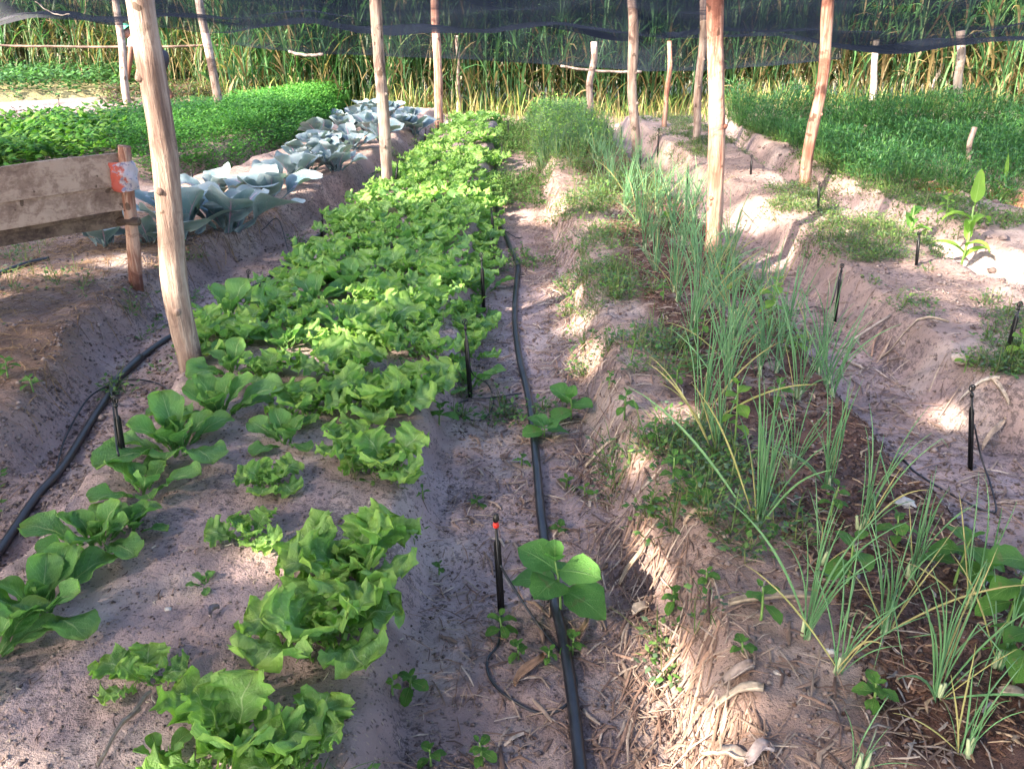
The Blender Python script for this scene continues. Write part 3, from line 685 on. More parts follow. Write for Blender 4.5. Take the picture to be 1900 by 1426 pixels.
# -- broad-leaved weeds, each a plant with stem and paired leaves
def weed(p, hgt, size, pairs, lab, key='weed', seed=0, group=None, lean=(0, 0), top=True, name='weed'):
    r = random.Random(seed+900); root = empty(name, tuple(p), r.uniform(0, 6.28)); tag(root, lab, 'weed', group)
    lx_, ly_ = lean[0]*hgt+r.uniform(-.1, .1)*hgt, lean[1]*hgt+r.uniform(-.1, .1)*hgt
    pp = [(lx_*t*t, ly_*t*t, hgt*t-.01) for t in np.linspace(0, 1, 7)]
    link('stem', tube_mesh('stem', pp, np.linspace(.0035, .002, 7)*(1+size*.3), 6, M['stem']), root)
    for k in range(pairs):
        t = .35+.65*(k+1)/pairs; c = (lx_*t*t, ly_*t*t, hgt*t-.01); a = k*1.57+r.uniform(-.25, .25); ring = 0 if (top and k == pairs-1) else (1 if k >= pairs-2 else 2)
        for q in (0, math.pi):
            o = link('leaf', r.choice(LM[key][ring]), root); o.location = c; s = size*r.uniform(.75, 1.15)*(.7 if ring == 0 else 1)
            o.rotation_euler = (r.uniform(-.25, .25), r.uniform(-.25, .25), a+q+r.uniform(-.2, .2)); o.scale = (s, s, s)
    return root
WD = [ (1215, 830, .10, .55, 4, 'weed', 'weed on the bank shoulder left of the dense grey-green onion'), (1130, 720, .08, .45, 3, 'weed', 'small weed low on the onion bank above the path'), (1205, 955, .09, .5, 4, 'weed', 'grey weed on the bank below the leafy one'),
    (1300, 640, .16, .5, 4, 'weed', 'weed hidden among the crowded onions'), (1230, 560, .12, .45, 4, 'weed', 'weed at the left edge of the crowded onions'), (1440, 760, .14, .55, 4, 'weed', 'weed at the right rim behind the tallest onion'),
    (1540, 960, .12, .6, 4, 'weed', 'weed below the right rim onions'), (1660, 1020, .12, .6, 4, 'weed', 'weed by the pale stone at the right path rim'), (1250, 1130, .07, .5, 4, 'weed', 'bluish weed on the sunlit bank corner'), (1620, 1310, .08, .5, 4, 'weed', 'feathery grey weed at the foot of a lower onion'),
    (1330, 470, .18, .55, 4, 'palew', 'pale leaves at the foot of the red-streaked pole'), # px, height m, leaf size, pairs, kind, label
    (1040, 1140, .21, 1.12, 4, 'broad', 'broad-leaved weed with big round leaves growing beside the central pipe'),
    (932, 1185, .09, .55, 4, 'weed', 'small nettle-like weed at the foot of the red-collared sprinkler stake'),
    (962, 1222, .06, .5, 3, 'weed', 'low weed just right of the nettle-like one inside the tube loop'), (1062, 1215, .07, .45, 3, 'weed', 'little weed touching the right of the central pipe near the loop'),
    (1018, 1228, .05, .4, 3, 'weed', 'low weed patch between tube loop and pipe'),
    (762, 1290, .08, .62, 3, 'weed', 'leafy weed at the bottom of the lettuce bank by the path'), (728, 1290, .05, .4, 2, 'palew', 'tiny pale weed just left of the leafy one on the bank'),
    (815, 1065, .05, .4, 2, 'weed', 'small round-leaved weed at the path edge right of the big lettuce pair'), (895, 1420, .09, .45, 4, 'weed', 'upright weed in the path at the bottom edge'),
    (800, 1420, .06, .45, 3, 'weed', 'dim weed below the bank at the bottom edge'),
    (1248, 905, .13, .62, 4, 'weed', 'leafy weed left of the tallest onion clump'), (1288, 935, .08, .72, 3, 'weed', 'star-shaped weed in front of the leafy weed by the onions'),
    (1412, 1150, .11, .68, 3, 'weed', 'weed with four spread leaves on the dark mulch'), (1572, 1085, .15, .88, 3, 'weed', 'long-leaved weed with a tall upright leaf among the lower onions'),
    (1378, 1210, .04, .5, 3, 'weed', 'low rounded weed on the edge of the mulch'), (1158, 775, .14, .55, 4, 'weed', 'weed on the onion bank beside the path, upper one'),
    (1172, 668, .10, .55, 2, 'palew', 'pale weed with one upright bright leaf on the onion bank'), (1360, 850, .30, .62, 5, 'palew', 'tall pale weed with bright round leaves among the onions'),
    (1345, 560, .22, .8, 4, 'palew', 'bright-leaved weed in the onions near the red-streaked pole'), (1425, 610, .26, .85, 5, 'palew', 'climbing bright weed with hanging leaves at the rim of the onion bed'),
    (1475, 660, .12, .6, 3, 'palew', 'bright weed below the climbing one at the path rim'), (1235, 425, .20, .7, 4, 'palew', 'bright upright weed in the far onions'),
    (1860, 1180, .26, 1.25, 6, 'weed', 'large bushy weed at the right edge of the onion bed'), (1770, 1085, .16, 1.05, 5, 'weed', 'leafy weed left of the large bushy one at the right rim'), (1880, 1270, .20, 1.1, 5, 'weed', 'weed with wide leaves below the large bushy one at the right edge'),
    (1060, 780, .11, .9, 3, 'broad', 'dark weed in the path leaning against the onion bank'), (1010, 812, .07, .8, 3, 'broad', 'dark low weed between the central pipe and the onion bank'),
    (968, 862, .05, .5, 3, 'weed', 'small dark weed left of the central pipe mid path'), (886, 938, .04, .45, 3, 'weed', 'tiny weed alone in the left half of the central path'),
    (1050, 905, .05, .5, 3, 'weed', 'small weed right of the central pipe below the dark ones'), (1085, 920, .05, .5, 2, 'weed', 'small weed at the foot of the onion bank by a dry husk'),
    (1040, 985, .03, .45, 3, 'weed', 'flat weed right of the pipe above the big broad-leaved weed'), (785, 925, .05, .45, 2, 'weed', 'small weed on the lettuce bank behind the large pair'),
    (815, 790, .10, .8, 3, 'weed', 'long-leaved weed at the foot of the lettuce bank by the coiled tube'), (1795, 668, .07, .7, 2, 'palew', 'small pale weed on the bank of the right path'),
    (1890, 665, .12, .7, 4, 'palew', 'pale leafy weed at the right edge above the right path'), (1710, 455, .18, .8, 3, 'palew', 'weed with one round upright leaf at the second trench'),
    (1745, 455, .20, .75, 5, 'palew', 'bright feathery weed on the pale bed at right'), (1255, 720, .10, .5, 4, 'weed', 'weed at the left rim of the mulch behind the leafy one'),
    (60, 720, .07, .6, 3, 'weed', 'dim weed on the left mound at the frame edge'), (15, 700, .09, .6, 4, 'weed', 'weed at the very left edge on the cabbage mound'), (1310, 1080, .05, .45, 3, 'weed', 'grey-green weed on the bank above the dry husks')]
for i, (u, v, h, s, n, key, lab) in enumerate(WD): weed(base_on(u, v), h, s, n, lab, key, i)

# corn-like plant and its neighbours at right
def strap_plant(p, hgt, n, Ln, lab, seed, mat='weed_pale', upright=None, wd=.06):
    r = random.Random(seed); root = empty('strap_leaf_plant', tuple(p)); tag(root, lab, 'plant')
    link('stem', tube_mesh('stem', [(0, 0, -.02), (.01, 0, hgt*.5), (.0, .01, hgt)], [.009, .008, .005], 7, M['stem']), root)
    for k in range(n):
        me = leaf_mesh('leaf', M[mat], Ln*r.uniform(.7, 1.1), wd, D(r.uniform(40, 70)), D(r.uniform(60, 100)), .2, .003, 5, seed*9+k, nu=5, nv=12, pet=.02, shape=.6, fold=.3)
        o = link('leaf', me, root); o.location = (0, 0, hgt*(.15+.75*k/n)); o.rotation_euler = (0, 0, k*2.6+r.uniform(-.3, .3))
    if upright:
        me = leaf_mesh('leaf', M[mat], upright, wd*1.4, D(86), D(12), .1, .002, 5, seed*9+50, nu=5, nv=10, pet=.12, shape=.7, fold=.1)
        o = link('leaf', me, root); o.location = (0, 0, hgt); o.rotation_euler = (0, 0, 1.4)
strap_plant(base_on(1795, 440), .42, 7, .26, 'tall pale green plant with one lit paddle leaf on top at right', 3, upright=.24)
strap_plant(base_on(1860, 350), .16, 4, .3, 'grassy sprout with upright blades beside the slanting stake', 5, upright=.28, wd=.025)
strap_plant(base_on(1690, 420), .34, 6, .2, 'dim upright plant left of the tall one with the paddle leaf', 8, 'weed')

# ------------------------------------------------------------------ vectorised blades and leaflets for the masses
def blades(base, az, Ln, wd, tilt, droop, segs, tint):
    n = len(base); t = np.linspace(0, 1, segs+1)[None, :]
    ang = tilt[:, None]+droop[:, None]*t**1.5           # angle from the vertical
    ds = (Ln/segs)[:, None]
    hx = np.concatenate([np.zeros((n, 1)), np.cumsum(np.sin(ang[:, :-1])*ds, 1)], 1); hz = np.concatenate([np.zeros((n, 1)), np.cumsum(np.cos(ang[:, :-1])*ds, 1)], 1)
    c, s = np.cos(az)[:, None], np.sin(az)[:, None]
    X = base[:, 0:1]+c*hx; Y = base[:, 1:2]+s*hx; Z = base[:, 2:3]+hz
    w_ = wd[:, None]*np.clip(np.sin(np.pi*np.clip(t*.93+.09, 0, 1))**.6, .04, 1)*.5
    tw = rng.uniform(-.6, .6, (n, 1))
    px, py, pz = -s*np.cos(tw), c*np.cos(tw), np.sin(tw)
    A = np.stack([X+px*w_, Y+py*w_, Z+pz*w_], -1); B = np.stack([X-px*w_, Y-py*w_, Z-pz*w_], -1)
    V = np.stack([A, B], 2).reshape(-1, 3)
    k = (segs+1)*2; b0 = (np.arange(n)*k)[:, None]+(np.arange(segs)*2)[None, :]
    Fq = np.stack([b0, b0+1, b0+3, b0+2], -1).reshape(-1, 4)
    return V, Fq, np.repeat(tint, k, 0)
def leaflets(cen, nrm_az, tilt, Ln, wd, tint):
    n = len(cen); c, s = np.cos(nrm_az), np.sin(nrm_az); ct, st = np.cos(tilt), np.sin(tilt)
    d = np.stack([c*ct, s*ct, st], -1); sd = np.stack([-s, c, rng.uniform(-.5, .5, n)], -1); up = np.cross(d, sd)
    Lc = Ln[:, None]; W = wd[:, None]
    P = [cen, cen+d*Lc*.4+sd*W*.5-up*W*.12, cen+d*Lc*.45+up*W*.06, cen+d*Lc*.4-sd*W*.5-up*W*.12, cen+d*Lc*.95-up*Lc*.08]
    V = np.stack(P, 1).reshape(-1, 3); b = np.arange(n)*5
    Fq = np.concatenate([np.stack([b, b+1, b+2], -1), np.stack([b, b+2, b+3], -1), np.stack([b+1, b+4, b+2], -1), np.stack([b+2, b+4, b+3], -1)], 0)
    return V, Fq, np.repeat(tint, 5, 0)
def join(parts):
    if len({f.shape[1] for _, f, _ in parts}) > 1:
        parts = [(v, f if f.shape[1] == 3 else np.concatenate([f[:, [0, 1, 2]], f[:, [0, 2, 3]]], 0), t) for v, f, t in parts]
    Vs, Fs, Ts = [], [], []; o = 0
    for v, f, t in parts: Vs.append(v); Fs.append(f+o); Ts.append(t); o += len(v)
    return np.concatenate(Vs), np.concatenate(Fs), np.concatenate(Ts)
def stuff(name, parts, mat, lab, cat):
    v, f, t = join(parts); me = mesh(name, v, f, mat, col=t)
    return tag(link(name, me), lab, cat, None, 'stuff')
def tints(n, cols, var=.2):
    cols = np.array(cols); c = cols[rng.integers(0, len(cols), n)]; return c*(1+rng.uniform(-var, var, (n, 1)))
def region_pts(n, fl, fr, y0, y1, m0=0., m1=1., pw=1.0):
    y = y0+(y1-y0)*rng.random(n)**pw; a_, b_ = fl(y), fr(y); x = a_+(b_-a_)*(m0+(m1-m0)*rng.random(n)); return x, y
def bushy(n, x, y, h, r, k, Ln, cols, var=.25):
    # k leaflets round every one of n plants
    z = height(x, y); X = np.repeat(x, k); Y = np.repeat(y, k); Zb = np.repeat(z, k); m = n*k
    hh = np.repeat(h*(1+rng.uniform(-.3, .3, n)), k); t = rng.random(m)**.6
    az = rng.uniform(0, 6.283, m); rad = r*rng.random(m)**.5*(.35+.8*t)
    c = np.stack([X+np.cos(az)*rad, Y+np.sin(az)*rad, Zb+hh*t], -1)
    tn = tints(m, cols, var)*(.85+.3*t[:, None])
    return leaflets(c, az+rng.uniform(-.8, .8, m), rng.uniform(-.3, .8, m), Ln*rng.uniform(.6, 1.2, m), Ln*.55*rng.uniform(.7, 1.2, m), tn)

# tall napier grass wall, three masses
def grasswall(name, xr, yr, n, dry, lab, hh=(2.2, 3.6), lean=.12, ybase=None):
    x = rng.uniform(*xr, n); y = yr[0]+(yr[1]-yr[0])*rng.random(n)**1.15
    if ybase is not None: y = y+ybase(x)
    h = rng.uniform(*hh, n)*.95; z = height(x, y, False); az = rng.uniform(0, 6.283, n); tl = np.abs(rng.normal(0, lean, n))
    gcol = [(.022, .07, .03), (.038, .11, .04), (.06, .16, .055), (.10, .22, .08)]; dcol = [(.19, .145, .065), (.27, .21, .11), (.14, .10, .05), (.12, .17, .06)]  # grass tones lowered to imitate the shade of the cloth
    k = 12
    parts = []
    tn = np.where(rng.random((n, 1)) < max(dry, .25), tints(n, dcol), tints(n, gcol))
    parts.append(blades(np.stack([x, y, z], -1), az, h*.8, rng.uniform(.012, .022, n), tl, tl*.8, 5, tn))
    k = 12; X = np.repeat(x, k); Y = np.repeat(y, k); Z = np.repeat(z, k); A = np.repeat(az, k); T = np.repeat(tl, k); Hh = np.repeat(h, k)
    t = rng.random(n*k)**.8*.8; zz = Z+np.cos(T)*Hh*t; xx = X+np.cos(A)*np.sin(T*1.3)*Hh*t; yy = Y+np.sin(A)*np.sin(T*1.3)*Hh*t
    low = t < .25
    dm = (rng.random(n*k) < (dry*.6+.12)) | (low & (rng.random(n*k) < .35+dry))
    tn = np.where(dm[:, None], tints(n*k, dcol), tints(n*k, gcol))
    parts.append(blades(np.stack([xx, yy, zz], -1), rng.uniform(0, 6.283, n*k), rng.uniform(.4, 1.05, n*k), rng.uniform(.016, .042, n*k), rng.uniform(.15, .6, n*k), rng.uniform(.7, 2.3, n*k), 5, tn))
    return stuff(name, parts, M['foliage'], lab, 'grass')
grasswall('tall_grass', (-4.6, 4.4), (13.5, 17.0), 1500, .04, 'wall of tall dark green grass behind the hanging cloth')
grasswall('tall_grass', (4.2, 14.5), (12.2, 15.5), 1400, .28, 'tall sunlit green and straw coloured grass at the upper right', lean=.16, ybase=lambda x: np.clip(4.8-x, -3, 0)*.25+.9)
grasswall('tall_grass', (-17, -4.4), (16.5, 21), 1350, .32, 'tall yellow sunlit grass at the upper left', lean=.16, ybase=lambda x: np.clip(x+4.4, -4, 0)*-.6-2.2)
# hem of short grass before the wall
x = rng.uniform(-5, 7, 2600); y = 12.55+rng.random(2600)**1.5*1.6+np.where(x < -1, .6, 0); nb = 2600
stuff('short_grass', [blades(np.stack([x, y, height(x, y, False)], -1), rng.uniform(0, 6.283, nb), rng.uniform(.12, .55, nb), rng.uniform(.008, .018, nb), rng.uniform(0, .5, nb), rng.uniform(.2, 1.6, nb), 4,
      tints(nb, [(.14, .22, .05), (.25, .27, .07), (.30, .24, .10), (.10, .18, .04), (.34, .27, .13)]))], M['foliage'], 'fringe of short yellowing grass at the foot of the tall grass', 'grass')

# coriander rows, and the lighter leafy rows nearer
b6 = BEDS[6]
def split(u):                     # plane through the bed at a photo column
    return ony
x, y = region_pts(5200, b6[0], b6[1], 8.3, 15.2, .52, 1.02); k_ = (CX+F*x/(y*cp+H*sp)); ok = k_ > 232; x, y = x[ok], y[ok]
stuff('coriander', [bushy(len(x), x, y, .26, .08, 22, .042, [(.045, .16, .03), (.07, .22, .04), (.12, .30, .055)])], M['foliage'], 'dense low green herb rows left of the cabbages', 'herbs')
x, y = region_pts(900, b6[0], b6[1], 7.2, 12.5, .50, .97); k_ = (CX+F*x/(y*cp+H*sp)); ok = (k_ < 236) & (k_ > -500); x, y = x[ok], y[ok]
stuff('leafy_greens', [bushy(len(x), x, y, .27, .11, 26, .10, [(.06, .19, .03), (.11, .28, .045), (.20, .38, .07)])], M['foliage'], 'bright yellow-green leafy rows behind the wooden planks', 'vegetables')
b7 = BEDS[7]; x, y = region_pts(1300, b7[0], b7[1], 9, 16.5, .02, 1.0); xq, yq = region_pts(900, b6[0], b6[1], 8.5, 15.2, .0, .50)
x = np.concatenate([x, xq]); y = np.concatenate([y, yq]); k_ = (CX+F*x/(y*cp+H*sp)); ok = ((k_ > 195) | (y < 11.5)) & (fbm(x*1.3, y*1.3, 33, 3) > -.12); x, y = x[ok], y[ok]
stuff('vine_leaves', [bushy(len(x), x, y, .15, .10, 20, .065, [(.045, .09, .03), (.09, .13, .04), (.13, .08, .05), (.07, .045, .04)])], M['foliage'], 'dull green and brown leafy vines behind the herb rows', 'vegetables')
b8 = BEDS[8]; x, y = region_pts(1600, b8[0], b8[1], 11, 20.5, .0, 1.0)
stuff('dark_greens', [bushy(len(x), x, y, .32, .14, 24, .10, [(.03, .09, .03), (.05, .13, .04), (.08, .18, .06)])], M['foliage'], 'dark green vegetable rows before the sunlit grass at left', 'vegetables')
# feathery carrot tops at right
b5 = BEDS[5]
x, y = region_pts(11000, b5[0], b5[1], 7.0, 12.4, -.10, .9)
ok = y < np.interp(x, [2.8, 3.95, 5.1, 6.0, 7.2, 12], [11.9, 11.5, 11.0, 10.6, 10.2, 9.6])+fbm(x*2, y*0, 61, 2)*.5; x, y = x[ok], y[ok]
nf = len(x); z = height(x, y)
hgt_ = (.30+.12*ss((y-8)/2.5))*(1+1.5*fbm(x*1.5, y*1.5, 66, 3))
parts = []
k = 4; X = np.repeat(x, k); Y = np.repeat(y, k); Z = np.repeat(z, k); m = nf*k
parts.append(blades(np.stack([X, Y, Z], -1), rng.uniform(0, 6.283, m), np.repeat(hgt_, k)*rng.uniform(.6, 1.15, m), np.full(m, .0045), rng.uniform(.1, .8, m), rng.uniform(.4, 1.9, m), 4, tints(m, [(.05, .14, .045), (.09, .20, .06)])))
print('carrots', nf); k = 18; X = np.repeat(x, k); Y = np.repeat(y, k); Z = np.repeat(z, k); m = nf*k; t = rng.random(m)**.55; az = rng.uniform(0, 6.283, m); rad = .16*rng.random(m)*(.3+t)
parts.append(blades(np.stack([X+np.cos(az)*rad, Y+np.sin(az)*rad, Z+np.repeat(hgt_, k)*t*.95], -1), az+rng.uniform(-1, 1, m), rng.uniform(.025, .075, m), np.full(m, .011), rng.uniform(.2, 1.9, m), rng.uniform(0, 1.6, m), 2, tints(m, [(.03, .12, .04), (.055, .18, .055), (.10, .25, .06), (.07, .17, .075)])))
stuff('carrot_tops', parts, M['foliage'], 'waist-high mass of feathery green tops on the far right bed', 'vegetables')
# dill-like tuft mass at the far end of the onion bed
x, y = region_pts(420, E3, E4, 8.6, 12.3, .02, .75); m = len(x); k = 16; X = np.repeat(x, k); Y = np.repeat(y, k); Z = np.repeat(height(x, y), k)
stuff('dill', [blades(np.stack([X, Y, Z], -1), rng.uniform(0, 6.283, m*k), rng.uniform(.10, .30, m*k), np.full(m*k, .007), rng.uniform(0, .45, m*k), rng.uniform(0, 1.0, m*k), 4, tints(m*k, [(.09, .17, .10), (.13, .22, .13), (.16, .25, .11)])),
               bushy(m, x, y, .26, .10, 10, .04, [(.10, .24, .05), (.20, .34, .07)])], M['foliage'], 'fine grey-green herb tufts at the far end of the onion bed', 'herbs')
# small weeds on banks and fallow beds
def weeds_scatter(n, fl, fr, y0, y1, m0, m1, h, r, k, Ln, cols, thr=-.02, sc=2.2, sd=0, pw=1.4):
    x, y = region_pts(n, fl, fr, y0, y1, m0, m1, pw); ok = (fbm(x*sc, y*sc, 90+sd, 3) > thr+.035) & (rng.random(n) < .62); x, y = x[ok], y[ok]
    m = len(x); q = rng.uniform(.5, 1.8, m)*h*1.25; kk = k
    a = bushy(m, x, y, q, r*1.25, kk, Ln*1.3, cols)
    X = np.repeat(x, 5); Y = np.repeat(y, 5)     # runners and thin stems
    b = blades(np.stack([X, Y, height(X, Y)], -1), rng.uniform(0, 6.283, m*5), np.repeat(q, 5)*rng.uniform(.8, 2.2, m*5), np.full(m*5, .0035), rng.uniform(.1, 1.2, m*5), rng.uniform(0, 1.0, m*5), 3, tints(m*5, [(.12, .2, .06), (.2, .22, .09)]))
    return join([a, b])
G1 = [(.06, .16, .035), (.10, .22, .05), (.16, .28, .08)]; G2 = [(.12, .24, .05), (.20, .32, .07), (.10, .18, .07)]; G3 = [(.09, .15, .09), (.13, .20, .12)]
parts = [weeds_scatter(3200, E3, E4, 1.3, 11.5, .0, .42, .045, .05, 8, .021, G1+G3, -.015, 3, 1), weeds_scatter(1300, E3, E4, 5.6, 12, .05, .8, .09, .06, 12, .026, G1+G3, -.04, 2, 21, 1.0), weeds_scatter(300, E3, E4, 1.5, 6, .78, 1.0, .05, .04, 9, .022, G3+G1, -.02, 3, 2),
         weeds_scatter(420, E3, E4, 4, 12, .0, .30, .06, .05, 10, .022, G2, -.03, 2, 3)]
stuff('ground_weeds', parts, M['foliage'], 'small weeds on the bank of the onion bed', 'weeds')
parts = [weeds_scatter(6500, E5, E6, 3.2, 12, .1, 1.05, .028, .06, 8, .018, G2+G1+G3, -.06, 2.2, 4), weeds_scatter(5200, E7, BEDS[4][1], 4, 12, .05, 1.0, .04, .06, 9, .022, G2+G1, .0, 1.5, 5), weeds_scatter(1200, BEDS[4][1], BEDS[5][0], 4, 12, -.4, 1.5, .05, .06, 10, .024, G2+G1, -.06, 1.5, 15)]
stuff('ground_weeds', parts, M['foliage'], 'patchy weeds on the pale beds at right', 'weeds')
parts = [weeds_scatter(1900, E2, E3, 3.2, 12.3, .0, 1.0, .035, .04, 9, .025, G1, .06, 1.8, 6, 1.0), weeds_scatter(900, E2, E3, 7.2, 12.3, .05, 1.0, .07, .06, 12, .03, G1, -.05, 1.5, 9, 1.0)]
stuff('ground_weeds', parts, M['foliage'], 'creeping weeds in the central path', 'weeds')
parts = [weeds_scatter(700, E0, E1, 2.4, 12, -.3, 1.0, .04, .05, 9, .025, G1, .05, 2, 7), weeds_scatter(650, BEDS[0][0], E0, 2, 6, .3, .98, .05, .05, 8, .022, G1+G3, .05, 1.6, 8, 1.0), weeds_scatter(260, E1, E2, 1.2, 4.5, .75, 1.0, .04, .03, 8, .02, G1, .0, 3, 11)]
stuff('ground_weeds', parts, M['foliage'], 'sparse weeds on the left path and mound', 'weeds')

# ------------------------------------------------------------------ dry litter
def strips(x, y, Ln, wd, az, lift, tn, curl=.3):
    z = height(x, y)+lift; n = len(x)
    # follow the slope: second end on its own ground height
    x2 = x+np.cos(az)*Ln; y2 = y+np.sin(az)*Ln; z2 = height(x2, y2)+lift*rng.uniform(.4, 1.8, n)
    sx, sy = -np.sin(az)*wd*.5, np.cos(az)*wd*.5; xm, ym = (x+x2)/2+sx*rng.uniform(-3, 3, n), (y+y2)/2+sy*rng.uniform(-3, 3, n); zm = np.maximum((z+z2)/2, height(xm, ym)+lift)+Ln*.06
    V = []
    for (a_, b_, c_, f) in ((x, y, z, .7), (xm, ym, zm, 1.), (x2, y2, z2, .5)):
        V += [np.stack([a_+sx*f, b_+sy*f, c_], -1), np.stack([a_, b_, c_+wd*.35], -1), np.stack([a_-sx*f, b_-sy*f, c_], -1)]
    V = np.stack(V, 1).reshape(-1, 3); b = np.arange(n)*9
    Fq = np.concatenate([np.stack([b+o, b+o+1, b+o+4, b+o+3], -1) for o in (0, 1, 3, 4)], 0)
    return V, Fq, np.repeat(tn, 9, 0)
ST = [(.34, .25, .20), (.44, .35, .29), (.25, .17, .135), (.28, .18, .14), (.16, .105, .09)]
def litter(n, fl, fr, y0, y1, m0, m1, ln, wd, cols=ST, pw=1.5, lift=.004, along=None):
    x, y = region_pts(n, fl, fr, y0, y1, m0, m1, pw); az = rng.uniform(0, 6.283, n) if along is None else along+rng.normal(0, .45, n)
    return strips(x, y, rng.uniform(*ln, n), rng.uniform(*wd, n), az, lift, tints(n, cols, .25))
stuff('straw', [litter(2300, E2, E3, 1.1, 9, 0, 1, (.02, .09), (.002, .006)), litter(260, E2, E3, 1.1, 6, .1, 1, (.04, .10), (.006, .014))], M['litter'], 'dry straw and husks strewn over the central path', 'straw')
stuff('straw', [litter(1500, E3, E4, 1.2, 9, -.08, .14, (.04, .16), (.0025, .008), ST, 1.4, .006, -1.9), litter(1500, E3, E4, 1.2, 9, .02, .5, (.03, .12), (.002, .006)), litter(130, E3, E4, 1.2, 6, -.02, .35, (.05, .11), (.006, .014))], M['litter'], 'straw and dry stalks hanging over the left bank of the onion bed', 'straw')
stuff('straw', [litter(6500, BEDS[0][0], E0, 2.2, 6.5, .2, .97, (.05, .18), (.0025, .0055), [(.26, .16, .085), (.34, .22, .12), (.14, .085, .06), (.20, .14, .105)], 1.3, .006), litter(900, E0, E1, 2, 8, 0, 1, (.02, .08), (.002, .005))], M['litter'], 'brown straw mulch spread on the left mound and path', 'straw')
stuff('straw', [litter(1500, E4, E5, 2, 9, 0, 1, (.02, .08), (.002, .006)), litter(1600, E5, E6, 2.5, 9, 0, 1, (.03, .10), (.002, .005), ST), litter(220, E4, E5, 2.5, 6, 0, 1.1, (.05, .16), (.005, .012))], M['litter'], 'dry straw on the right path and pale bed', 'straw')
stuff('straw', [litter(420, E1, E2, 1.1, 5, 0, 1, (.008, .035), (.002, .006), [(.5, .42, .34), (.3, .2, .16), (.12, .08, .07)])], M['litter'], 'small dry bits scattered on the bare front of the lettuce bed', 'straw')
# dark mulch chips
stuff('mulch', [litter(9000, E3, E4, 1.3, 7.5, .36, .96, (.010, .035), (.004, .011), [(.07, .038, .032), (.045, .026, .022), (.12, .065, .045), (.19, .11, .08)], 1.4, .004),
                litter(900, E3, E4, 1.3, 6, .36, .96, (.02, .06), (.003, .009), [(.35, .22, .14), (.42, .3, .2), (.3, .26, .24)], 1.4, .006)], M['litter'], 'dark brown chipped mulch under the onions', 'mulch')
# soil crumbs
def crumbs(n, fl, fr, y0, y1, m0, m1, s, cols, pw=1.6):
    x, y = region_pts(n, fl, fr, y0, y1, m0, m1, pw); z = height(x, y); r = rng.uniform(*s, n)*rng.uniform(.5, 1, n)
    o = np.array([(1, 0, 0), (-1, 0, 0), (0, 1, 0), (0, -1, 0), (0, 0, .8), (0, 0, -.6)]); J = rng.uniform(.6, 1.3, (n, 6, 1))
    a = rng.uniform(0, 3, n); ca, sa = np.cos(a), np.sin(a); O = np.stack([o[None, :, 0]*ca[:, None]-o[None, :, 1]*sa[:, None], o[None, :, 0]*sa[:, None]+o[None, :, 1]*ca[:, None], np.broadcast_to(o[None, :, 2], (n, 6))], -1)
    V = (np.stack([x, y, z+r*.3], -1)[:, None, :]+O*J*r[:, None, None]).reshape(-1, 3); f = np.array([(0, 2, 4), (2, 1, 4), (1, 3, 4), (3, 0, 4), (2, 0, 5), (1, 2, 5), (3, 1, 5), (0, 3, 5)])
    Fq = (np.arange(n)*6)[:, None, None]+f[None]; return V, Fq.reshape(-1, 3), np.repeat(tints(n, cols, .2), 6, 0)
SC = [(.25, .195, .19), (.20, .15, .15), (.29, .23, .215), (.14, .105, .10)]
stuff('soil_crumbs', [crumbs(9000, E1, E2, 1.0, 7, 0, 1.02, (.002, .008), SC), crumbs(4500, E2, E3, 1.0, 7, -.05, 1.1, (.002, .010), SC), crumbs(5000, E3, E4, 1.0, 7, -.05, 1.02, (.003, .012), SC+[(.12, .07, .055)]),
                      crumbs(5000, E0, E1, 2, 8, -.6, 1.02, (.003, .014), SC), crumbs(5500, E4, E6, 2, 8, 0, 1.0, (.003, .016), SC), crumbs(2500, BEDS[0][0], E0, 2, 6, .3, 1.0, (.004, .018), SC), crumbs(150, E2, E3, 1.1, 8, -.05, 1.1, (.006, .014), SC), crumbs(500, E4, E6, 2, 9, 0, 1.0, (.008, .024), SC), crumbs(200, E0, E1, 2, 8, -.5, 1.0, (.008, .022), SC), crumbs(300, E3, E4, 1.2, 9, -.02, .35, (.006, .016), SC), crumbs(500, E7, BEDS[4][1], 3, 10, 0, 1.2, (.015, .045), SC)], M['litter'], 'loose crumbs and clods of sandy soil over beds and paths', 'soil')

